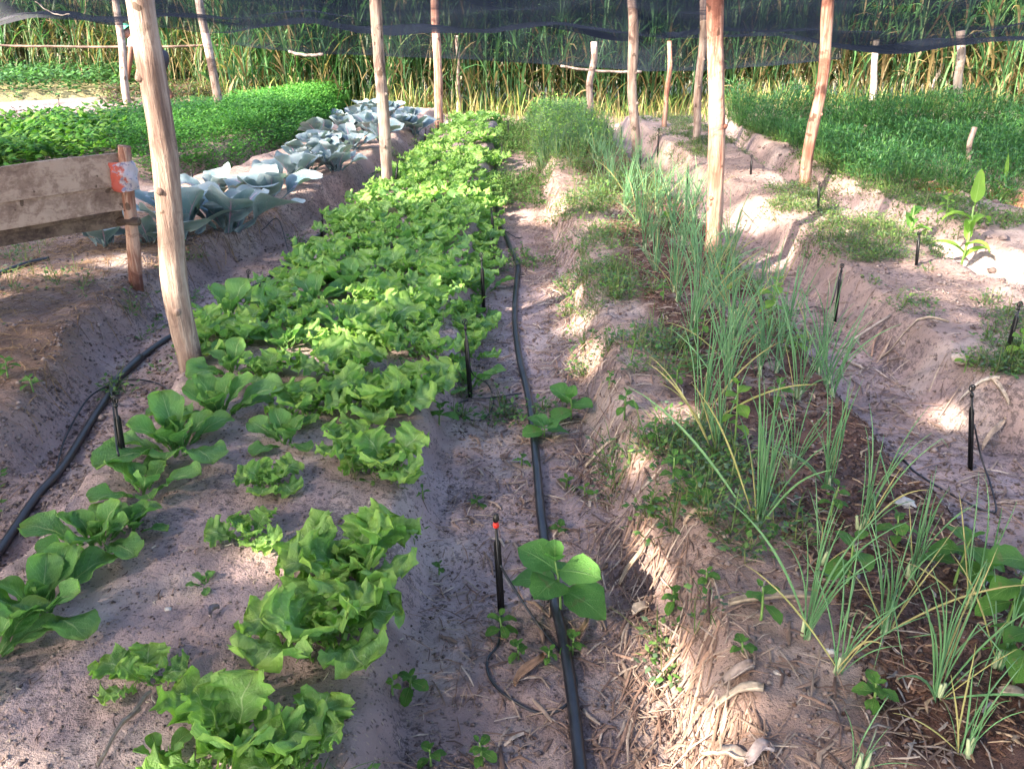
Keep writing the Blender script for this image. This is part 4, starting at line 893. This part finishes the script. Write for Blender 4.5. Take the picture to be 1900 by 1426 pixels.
# single dry husks and sticks one can point at
def husk(u, v, u2, v2, wd, lab, colr=(.50, .40, .32), th=.006, nm='dry_husk', cat='husk', lift=.012):
    p = base_on(u, v); q = base_on(u2, v2); P = []
    n = 7; d = q-p; sdir = np.array([-d[1], d[0], 0]); sdir /= np.linalg.norm(sdir)+1e-9
    V = []; seedr = random.Random(int(u+v))
    for j in range(n):
        t = j/(n-1); c = p+d*t; zz = max(c[2], gz(c[0], c[1]))+lift+.008*math.sin(t*math.pi); w_ = wd*(.35+.65*math.sin(math.pi*(.12+.8*t)))*seedr.uniform(.8, 1.15)
        off = .004*math.sin(t*6+u)
        for s, e in ((-1, .004), (-.45, -.004), (.45, -.003), (1, .005)):
            V.append((c[0]+sdir[0]*(w_*s/2+off), c[1]+sdir[1]*(w_*s/2+off), zz+e+(abs(s)*.25*wd)))
    Vb = [(a_, b_, c_-th) for a_, b_, c_ in V]; m = len(V); Fs = []
    for j in range(n-1):
        for i in range(3):
            a_ = j*4+i; Fs.append((a_, a_+1, a_+5, a_+4)); Fs.append((m+a_+4, m+a_+5, m+a_+1, m+a_))
        Fs.append((j*4, j*4+4, m+j*4+4, m+j*4)); Fs.append((j*4+3, m+j*4+3, m+j*4+7, j*4+7))
    Fs.append((0, m, m+3, 3)); Fs.append(((n-1)*4, (n-1)*4+3, m+(n-1)*4+3, m+(n-1)*4))
    V2 = V+Vb; me = mesh(nm, V2, Fs, M['litter'], col=np.tile(np.array(colr), (len(V2), 1)))
    tag(link(nm, me), lab, cat)
husk(1302, 1405, 1385, 1418, .035, 'pale chunky husk at the bottom edge under the onion bank', (.56, .45, .38)); husk(1325, 1310, 1415, 1282, .022, 'pale flat husk lying above the chunky ones at the bank corner', (.55, .46, .38))
husk(1380, 1425, 1430, 1395, .03, 'greyish husk at the bottom edge right of the chunky pale one', (.42, .35, .36)); husk(1350, 1125, 1510, 1112, .022, 'long pale stalk across the mulch below the four-leaved weed', (.42, .34, .27))
husk(1340, 1270, 1398, 1245, .03, 'folded grey husk above the pale flat one', (.36, .29, .27)); husk(955, 1275, 1010, 1222, .022, 'brown husk leaning inside the tube loop', (.34, .21, .14)); husk(1070, 1090, 1128, 1055, .016, 'dry stalk right of the big broad-leaved weed', (.36, .26, .2))
husk(1075, 1195, 1090, 1150, .014, 'brown husk at the right side of the path above the pipe', (.36, .25, .18)); husk(1268, 968, 1325, 955, .020, 'small pale husk on the bank left of the tallest onion', (.48, .36, .28)); husk(1175, 1145, 1200, 1128, .03, 'bright broken husk sticking out of the bank edge', (.62, .5, .4))
husk(1085, 870, 1150, 800, .010, 'thin pale stick leaning on the onion bank', (.45, .37, .3), .004); husk(1645, 590, 1760, 600, .006, 'thin twig on the pale bed', (.4, .32, .26), .004); husk(1795, 685, 1855, 700, .014, 'white stick on the bank above the standing right stake', (.6, .52, .46))
husk(1815, 785, 1855, 812, .016, 'pale stalk beside the right stake, upper one', (.5, .4, .32)); husk(1822, 835, 1852, 820, .022, 'flat husk beside the right stake, lower one', (.46, .35, .27)); husk(235, 1345, 285, 1290, .005, 'thin forked twig on the bare soil lower left', (.5, .42, .36), .003)
husk(180, 1426, 262, 1320, .004, 'long thin twig at the bottom left', (.5, .42, .36), .003); husk(388, 1150, 405, 1130, .012, 'tiny grey husk on bare soil above the big lettuce', (.38, .32, .32)); husk(1850, 1290, 1900, 1300, .02, 'pale stick at the right edge among the onions', (.46, .38, .32))
husk(1235, 840, 1250, 800, .012, 'dry stalk on the upper onion bank', (.45, .34, .25)); husk(1200, 1010, 1150, 1090, .012, 'dry stalk hanging down the bank beside the broad-leaved weed', (.45, .35, .26)); husk(1560, 650, 1640, 652, .012, 'pale broken stick in the right path, front one', (.42, .35, .32)); husk(1560, 668, 1600, 690, .01, 'pale broken stick in the right path, slanting one', (.42, .35, .32))
# pale clod in the left path
def rock(u, v, s, lab, colr, nm='stone'):
    p = base_on(u, v); import bmesh
    bm = bmesh.new(); bmesh.ops.create_icosphere(bm, subdivisions=3, radius=1)
    for vv in bm.verts:
        n = float(fbm(np.array([vv.co.x*1.3+u]), np.array([vv.co.y*1.3+vv.co.z*1.7]), 5, 3)[0]); vv.co *= 1+n*.9; vv.co = Vector((vv.co.x*s, vv.co.y*s*.8, vv.co.z*s*.45))
    me = bpy.data.meshes.new(nm); bm.to_mesh(me); bm.free(); me.polygons.foreach_set('use_smooth', np.ones(len(me.polygons), bool))
    a_ = me.color_attributes.new('tint', 'FLOAT_COLOR', 'POINT'); a_.data.foreach_set('color', np.tile(np.array([*colr, 1], np.float32), len(me.vertices)))
    me.materials.append(M['litter']); o = link(nm, me); o.location = tuple(p+np.array([0, 0, s*.1])); tag(o, lab, 'stone')
rock(208, 845, .06, 'pale lilac clod lying in the left path beside the stake', (.50, .43, .44)); rock(1765, 748, .05, 'small pale clod on the bank of the right path', (.42, .34, .3)); rock(1540, 1238 - 30, .012, 'white pebble in the mulch', (.7, .66, .62))
rock(312, 1128, .010, 'small white pebble on the bare soil below the tiny seedling', (.75, .7, .66)); rock(1680, 935, .035, 'pale stone at the rim of the right path', (.5, .46, .44)); rock(1445, 1248, .012, 'pale pebble near the lower mulch edge', (.62, .55, .5))

# ------------------------------------------------------------------ irrigation
def ground_path(px, lift, m=6):
    P = [base_on(u, v) for u, v in px]; S = smooth_path(P, m); out = []
    for p in S: out.append(np.array([p[0], p[1], gz(p[0], p[1])]))
    z = np.array([p[2] for p in out]); 
    for _ in range(3):
        zs = np.convolve(np.pad(z, 2, 'edge'), np.ones(5)/5, 'valid'); z = np.maximum(zs, z-.012)
    for p, q in zip(out, z): p[2] = q+lift
    return out
def pipe(px, r, lab, m=7, name='irrigation_pipe', cat='pipe', seg=12):
    return tag(link(name, tube_mesh(name, ground_path(px, r*.8, m), r, seg, M['pipe'])), lab, cat)
pipe([(1092, 1560), (1078, 1440), (1063, 1310), (1046, 1200), (1030, 1125), (1014, 1040), (1003, 950), (994, 850), (982, 750), (963, 665), (955, 590), (959, 520), (960, 492), (940, 445), (926, 415), (921, 380), (918, 340), (925, 290)], .0165, 'black irrigation pipe running along the central path')
pipe([(-180, 1260), (-60, 1110), (0, 1030), (60, 940), (112, 880), (160, 805), (205, 735), (240, 688), (320, 626), (440, 556), (520, 508), (560, 462), (640, 412), (692, 364), (722, 330)], .0165, 'black irrigation pipe running along the left path')
pipe([(-90, 560), (-20, 522), (40, 497), (92, 484)], .015, 'short black pipe end lying under the planks at the left edge')
pipe([(205, 722), (222, 706), (262, 668)], .020, 'pipe connector bulge on the left pipe where the thin tubes meet')
pipe([(1640, 862), (1665, 856), (1700, 878), (1760, 915), (1815, 945), (1846, 952)], .0045, 'thin black tube arching over the right path to the standing stake', 8, 'feeder_tube', 'tube', 7)
pipe([(690, 330), (760, 292), (800, 255)], .014, 'far end of the left pipe beyond the pale pole')
def air_tube(P, lab, r=.0035, name='feeder_tube', parent=None):
    pts = smooth_path(P, 7); o = link(name, tube_mesh(name, pts, r, 7, M['pipe']), parent)
    if parent is None: tag(o, lab, 'tube')
    return o
def stake(u, v, tu, tv, lab, kind=0, wpx=None):
    b = base_on(u, v); tp = ony(tu, tv, b[1]); hh = tp-b; Ht = max(.12, hh[2]); lean_ = hh[0]
    root = empty('sprinkler_stake', tuple(b)); tag(root, lab, 'sprinkler', 'micro sprinkler stakes along the beds')
    f = lambda t: np.array([lean_*t, 0, Ht*t])
    r = .0105
    # cross-shaped spike
    import bmesh
    bm = bmesh.new(); ax = Vector(f(1.0)); 
    for ang in (0, math.pi/2):
        c_, s_ = math.cos(ang+.4), math.sin(ang+.4); vs = []
        for t, wv in ((-.10, .2), (0.0, 1.0), (.70, 1.0), (.74, .6)):
            p = f(t)
            for s2, e in ((1, 1), (1, -1), (-1, -1), (-1, 1)):
                vs.append(bm.verts.new((p[0]+c_*r*wv*s2-s_*.0022*e, p[1]+s_*r*wv*s2+c_*.0022*e, p[2])))
        for j in range(3):
            for k2 in range(4): bm.faces.new((vs[j*4+k2], vs[j*4+(k2+1) % 4], vs[j*4+4+(k2+1) % 4], vs[j*4+4+k2]))
        bm.faces.new(vs[:4]); bm.faces.new(vs[-4:])
    me = bpy.data.meshes.new('spike'); bm.to_mesh(me); bm.free(); me.materials.append(M['stake']); link('spike', me, root)
    link('riser', tube_mesh('riser', [f(.05)+np.array([.0, -.006, 0]), f(.4)+np.array([0, -.006, 0]), f(.86)], [.0052, .0052, .0045], 8, M['stake']), root)
    if kind == 1:
        link('collar', tube_mesh('collar', [f(.865), f(.88), f(.895), f(.915)], [.007, .0095, .0095, .006], 10, M['red']), root)
        link('nozzle', tube_mesh('nozzle', [f(.915), f(.93), f(.955)+np.array([.001, 0, 0]), f(.985)+np.array([.003, 0, 0]), f(1.0)+np.array([.006, 0, 0])], [.005, .0085, .0095, .006, .002], 8, M['stake']), root)
    else:
        link('nozzle', tube_mesh('nozzle', [f(.86), f(.88), f(.91)], [.0075, .0075, .004], 8, M['stake']), root)
        n = 12; rg = .013; cc = f(.955); pts = [cc+np.array([rg*.8*math.sin(a_), 0, -rg*math.cos(a_)]) for a_ in np.linspace(0, 6.283, n)]
        bro = link('bridge', tube_mesh('bridge', pts, .0026, 6, M['stake'], cap=False), root)
        link('rotor', tube_mesh('rotor', [cc+np.array([0, 0, .006]), cc, cc-np.array([0, 0, .010])], [.006, .004, .002], 7, M['stake']), bro)
    return root, b, f
STK = [(930, 1132, 919, 952, 'black sprinkler stake with a bright red collar in the central path', 1), (873, 738, 862, 590, 'black stake with coiled tube left of the central pipe, second from the front', 0),
       (898, 582, 893, 468, 'stake at the lettuce rim behind the coiled-tube one', 0), (916, 452, 912, 385, 'stake at the lettuce rim where the central pipe bends', 0), (232, 868, 212, 735, 'nearest left stake with thin tubes where the left pipe connects', 0),
       (455, 588, 461, 500, 'stake between the left pipe and the lettuces right of the thickest pole', 0), (597, 452, 598, 393, 'stake beside the left pipe below the cabbages', 0), (1800, 872, 1804, 712, 'tall stake with looped head standing in the right path', 0),
       (1556, 556, 1563, 488, 'stake with a curved tube on the left bank of the pale bed', 0), (1700, 492, 1706, 430, 'stake in the weeds near the second trench', 0), (1518, 392, 1520, 338, 'stake in the second trench before the leaning pole', 0),
       (1868, 655, 1894, 560, 'slanting stake near the right edge in the second trench', 0), (1276, 348, 1277, 308, 'small stake on the pale bed left of the red-streaked pole', 0), (1186, 330, 1188, 280, 'stake at the foot of the mottled pole', 0),
       (1393, 324, 1395, 288, 'small stake at the far second trench', 0), (733, 348, 738, 298, 'stake just right of the pale pole by the lettuces', 0), (482, 305, 485, 272, 'small stake in the gap behind the cabbages', 0), (358, 352, 355, 316, 'small stake just right of the thickest pole before the herb rows', 0),
       (788, 268, 790, 238, 'far stake left of the lettuces, front of two', 0), (812, 250, 813, 226, 'far stake left of the lettuces, rear of two', 0), (1128, 258, 1127, 226, 'far stake in the right path, left of two', 0), (1152, 266, 1153, 236, 'far stake in the right path, right of two', 0),
       (943, 258, 943, 224, 'far stake at the end of the central path', 0), (930, 305, 931, 268, 'stake in the weeds of the far central path', 0), (1222, 262, 1223, 238, 'far stake on the pale bed before the thin post', 0), (107, 215, 108, 175, 'small stake in the leaves at the upper left', 0)]
SR = [stake(*s) for s in STK]
# thin tubes
def gp(u, v, lift=.006): p = base_on(u, v); return p+np.array([0, 0, lift])
b0, f0 = SR[0][1], SR[0][2]
air_tube([b0+f0(.50)+np.array([.006, -.008, 0]), b0+f0(.36)+np.array([.03, -.02, 0]), gp(1000, 1170, .02), gp(1055, 1235, .01), gp(1070, 1275), gp(1045, 1315), gp(1000, 1325), gp(945, 1300), gp(910, 1262), gp(905, 1225), gp(925, 1195), b0+f0(.02)+np.array([0, -.01, 0])], 'thin tube looped on the ground around the near stake and pipe', .0038)
b1, f1 = SR[1][1], SR[1][2]
air_tube([b1+f1(.8)+np.array([.004, -.008, 0]), b1+f1(.35)+np.array([.016, -.02, 0]), gp(905, 718, .015), gp(916, 752), gp(895, 778), gp(862, 776), gp(848, 758), gp(868, 744), gp(910, 740), gp(968, 742, .012)], 'thin tube coiled beside the second stake and joined to the pipe', .003)
air_tube([gp(208, 722, .03), gp(165, 752, .03), gp(125, 815, .02), gp(108, 865, .01), gp(103, 888, .01)], 'thin tube bowing out left of the left pipe', .004)
air_tube([gp(212, 716, .03), gp(262, 712, .02), gp(300, 718, .01), gp(322, 738)], 'thin tube running right from the connector towards the lettuces', .004)
b4, f4 = SR[4][1], SR[4][2]
air_tube([gp(206, 728, .035), gp(214, 765, .06), b4+f4(.35)+np.array([-.012, -.01, 0]), b4+f4(.1)+np.array([-.004, -.012, 0])], 'thin tube from the connector down the nearest left stake', .004)
air_tube([b4+f4(.2)+np.array([.0, -.01, 0]), gp(250, 835, .03), gp(275, 838, .01)], 'short thin tube from the nearest left stake to the right', .0035)
b7_, f7 = SR[7][1], SR[7][2]
air_tube([b7_+f7(.55)+np.array([.008, -.006, 0]), b7_+f7(.2)+np.array([.03, -.02, 0]), gp(1835, 905, .02), gp(1847, 945, .01), gp(1843, 955)], 'thin tube hanging from the tall right stake to the ground', .0035)
b8_, f8 = SR[8][1], SR[8][2]
air_tube([b8_+f8(.85)+np.array([-.006, 0, 0]), b8_+f8(.3)+np.array([-.05, -.03, 0]), gp(1510, 572, .01), gp(1470, 578), gp(1430, 562)], 'curved tube from the stake on the pale bed into the path', .0035)
air_tube([gp(490, 455, .03), gp(520, 440, .06), gp(540, 480, .02), gp(560, 462, .02)], 'thin tube arching at the cabbage bank into the left pipe', .0035)
air_tube([gp(915, 430, .02), gp(935, 432, .02), gp(958, 445, .01), gp(968, 440)], 'thin tube by the pipe bend in the central path', .0035)

# ------------------------------------------------------------------ plank barrier on the left bed
pb = base_on(250, 522); Ypost = pb[1]
A = np.array([ony(219, 300, Ypost)[0], Ypost+.0, 0]); d = np.array(onz(0, 322, .88))-np.array(ony(218, 282, Ypost)); d[2] = 0
dirp = d/np.linalg.norm(d)
root = empty('plank_barrier', (pb[0], pb[1], pb[2])); tag(root, 'weathered two-board wooden barrier nailed to short posts at the left edge', 'barrier')
def box_along(name, p, dr, Ln, z0, z1, th, mat, parent, drop=0.0, jit=.004, off=0):
    nrm = np.array([-dr[1], dr[0], 0]); n = 14; V = []; r = random.Random(int(z0*1000)+5)
    for j in range(n):
        t = j/(n-1); c = p+dr*Ln*t; j1, j2 = r.uniform(-jit, jit), r.uniform(-jit, jit)
        for s, zz in ((0, z0+j1), (1, z0+j1), (1, z1+j2), (0, z1+j2)):
            V.append((c[0]+nrm[0]*(th*s+off), c[1]+nrm[1]*(th*s+off), zz-drop*t))
    Fs = [(0, 1, 2, 3), tuple((n-1)*4+q for q in (3, 2, 1, 0))]
    for j in range(n-1):
        for q in range(4): a_ = j*4+q; b_ = j*4+(q+1) % 4; Fs.append((a_, a_+4, b_+4, b_))
    pr = np.array(parent.location); V = [tuple(np.array(v_)-pr) for v_ in V]
    me = mesh(name, V, Fs, mat, smooth=False); o = link(name, me, parent); bv = o.modifiers.new('b', 'BEVEL'); bv.width = .003; bv.segments = 2; return o
zt = ony(218, 282, Ypost)[2]; zm_ = ony(213, 343, Ypost)[2]; zb_ = ony(222, 387, Ypost)[2]
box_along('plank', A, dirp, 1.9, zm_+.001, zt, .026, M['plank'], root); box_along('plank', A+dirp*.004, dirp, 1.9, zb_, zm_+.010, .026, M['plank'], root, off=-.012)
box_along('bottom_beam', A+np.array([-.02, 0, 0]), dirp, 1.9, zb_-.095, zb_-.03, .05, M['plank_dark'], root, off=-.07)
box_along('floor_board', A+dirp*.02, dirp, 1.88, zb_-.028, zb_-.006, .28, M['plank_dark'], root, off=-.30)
PT = ony(233, 282, Ypost)[0]-pb[0]
sh = [(0, 0, -.1)]+[(.004*math.sin(t*6)+PT*t, .0, (zt+.03-pb[2])*t) for t in np.linspace(.05, 1, 9)]
link('post', tube_mesh('post', sh, [.037]*4+[.034]*6, 14, M['pole_red'], rough=.12), root)
link('cross_bar', tube_mesh('cross_bar', [(-.16, .03, zb_-.075-pb[2]), (-.02, .0, zb_-.07-pb[2]), (.10, -.03, zb_-.065-pb[2])], .024, 8, M['plank_dark'], rough=.1), root)
st = A+dirp*.88; stz = gz(st[0], st[1]); link('stub_post', tube_mesh('stub_post', [np.array([st[0], st[1], stz-.05])-pb, np.array([st[0], st[1], zb_-.02])-pb], .036, 10, M['pole']), root)
st = A+dirp*1.8; stz = gz(st[0], st[1]); link('stub_post', tube_mesh('stub_post', [np.array([st[0], st[1], stz-.05])-pb, np.array([st[0], st[1], zb_-.02])-pb], .036, 10, M['pole']), root)
# rag bound round the post
k = NB('rag_cloth'); co = k.N('ShaderNodeTexCoord'); sx = k.N('ShaderNodeSeparateXYZ'); k.L(co.outputs['Object'], sx.inputs[0])
f = k.math('ADD', k.math('MULTIPLY', sx.outputs[0], 14), k.math('MULTIPLY', k.math('SUBTRACT', k.noise(30, 3, .6, co.outputs['Object']), .5), 2.2))
c_ = k.ramp(f, [(.0, (.40, .08, .06)), (.12, (.42, .16, .14)), (.3, (.42, .36, .40))]); c_ = k.mix(k.math('GREATER_THAN', k.noise(45, 2, .5, co.outputs['Object']), .6), c_, (.22, .2, .3))
f2 = k.math('SUBTRACT', k.math('MULTIPLY', f, -1), .1, clamp=True)
k.L(k.mix(f2, c_, (.42, .09, .07)), k.b.inputs['Base Color']); k.b.inputs['Roughness'].default_value = .85
zr0, zr1 = ony(232, 352, Ypost)[2], ony(232, 298, Ypost)[2]; n = 14; sg = 22; V = []
for j in range(n):
    t = j/(n-1); z = zr0+(zr1-zr0)*t
    for i in range(sg):
        a_ = 6.283*i/sg; rr2 = .050+.014*math.sin(t*math.pi)+.007*math.sin(a_*3+t*9)+.005*math.sin(a_*7-t*14)+.02*max(0, math.cos(a_-3.6))
        V.append((math.cos(a_)*rr2, math.sin(a_)*rr2, z-zr0))
Fs = [(j*sg+i, j*sg+(i+1) % sg, (j+1)*sg+(i+1) % sg, (j+1)*sg+i) for j in range(n-1) for i in range(sg)]
rag = link('rag', mesh('rag', V, Fs, k.m)); rag.location = (ony(232, 325, Ypost)[0], pb[1]-.004, zr0); tag(rag, 'red and grey rag bound around the top of the barrier post', 'rag')

# ------------------------------------------------------------------ person stooping far left, half hidden by the thickest pole
skinm = plain('skin', (.13, .06, .04), .5); shirt = plain('shirt_cloth', (.30, .32, .46), .85); shorts = plain('shorts_cloth', (.05, .045, .07), .85); capm = plain('cap_cloth', (.10, .42, .28), .8); hairm = plain('hair', (.01, .01, .01), .8)
pp = base_on(283, 192); sc = 1.0
def skin_obj(name, verts, edges, rad, mat, parent, root_i=0, sub=2):
    me = bpy.data.meshes.new(name); me.from_pydata(verts, edges, []); me.update(); me.materials.append(mat); o = link(name, me, parent)
    o.modifiers.new('skin', 'SKIN')
    if not me.skin_vertices: me.skin_vertices_new = None
    sv = me.skin_vertices[0].data if me.skin_vertices else None
    if sv is None:
        bpy.context.view_layer.objects.active = o; bpy.ops.object.skin_root_mark if False else None
    else:
        for q, r_ in enumerate(rad): sv[q].radius = (r_, r_) if not isinstance(r_, tuple) else r_
        sv[root_i].use_root = True
    o.modifiers['skin'].use_smooth_shade = True; s_ = o.modifiers.new('sub', 'SUBSURF'); s_.levels = sub; s_.render_levels = sub; return o
pr = empty('person', tuple(pp), 0); tag(pr, 'person in a green cap and pale blue top stooping behind the thickest pole', 'person')
bv = [(.26, 0, .66), (.17, -.02, .79), (.06, -.03, .88), (-.05, -.04, .93), (-.11, -.05, .955), (-.18, -.06, .985), (-.24, -.065, 1.0),
      (.24, -.10, .62), (.08, -.14, .36), (.24, -.14, .08), (.14, -.16, .03),
      (.24, .10, .62), (.10, .14, .36), (.26, .14, .08), (.16, .16, .03),
      (-.06, -.20, .88), (-.12, -.23, .64), (-.20, -.20, .43), (-.23, -.19, .35),
      (-.06, .14, .88), (-.12, .18, .64), (-.20, .14, .43), (-.23, .13, .35)]
be = [(0, 1), (1, 2), (2, 3), (3, 4), (4, 5), (5, 6), (0, 7), (7, 8), (8, 9), (9, 10), (0, 11), (11, 12), (12, 13), (13, 14), (3, 15), (15, 16), (16, 17), (17, 18), (3, 19), (19, 20), (20, 21), (21, 22)]
br = [.13, .12, .13, .11, .055, .085, .07, .085, .06, .04, .035, .085, .06, .04, .035, .05, .04, .03, .028, .05, .04, .03, .028]
skin_obj('body', bv, be, br, skinm, pr)
skin_obj('shirt', [bv[1], bv[2], bv[3], (-.06, -.19, .885), (-.09, -.22, .77), (-.06, .13, .885), (-.09, .165, .77)], [(0, 1), (1, 2), (2, 3), (3, 4), (2, 5), (5, 6)], [.145, .15, .13, .066, .058, .066, .058], shirt, pr)
skin_obj('shorts', [bv[0], (.20, 0, .75), (.23, -.10, .61), (.15, -.125, .47), (.23, .10, .61), (.16, .125, .47)], [(0, 1), (0, 2), (2, 3), (0, 4), (4, 5)], [.15, .145, .10, .085, .10, .085], shorts, pr)
for s_ in (-1, 1): link('eye', tube_mesh('eye', [(-.235, -.06+s_*.03, .925), (-.243, -.06+s_*.03, .918)], [.01, .006], 8, plain('eye_dark', (.02, .015, .01))), pr)
link('nose', tube_mesh('nose', [(-.235, -.06, .90), (-.255, -.06, .885)], [.01, .014], 8, skinm), pr)
n = 8; sg = 16; V = []
for j in range(n):
    a_ = math.pi/2*j/(n-1)
    for i in range(sg): b_ = 6.283*i/sg; V.append((math.cos(b_)*.118*math.cos(a_), math.sin(b_)*.110*math.cos(a_), .11*math.sin(a_)))
Fs = [(j*sg+i, j*sg+(i+1) % sg, (j+1)*sg+(i+1) % sg, (j+1)*sg+i) for j in range(n-1) for i in range(sg)]
V += [(-.10, -.07, .0), (-.19, -.05, -.02), (-.19, .05, -.02), (-.10, .07, .0)]; m = len(V); Fs.append((m-4, m-3, m-2, m-1))
cap = link('cap', mesh('cap', V, Fs, capm), pr); cap.location = (-.20, -.06, 1.0); cap.rotation_euler = (0, -.75, 0)
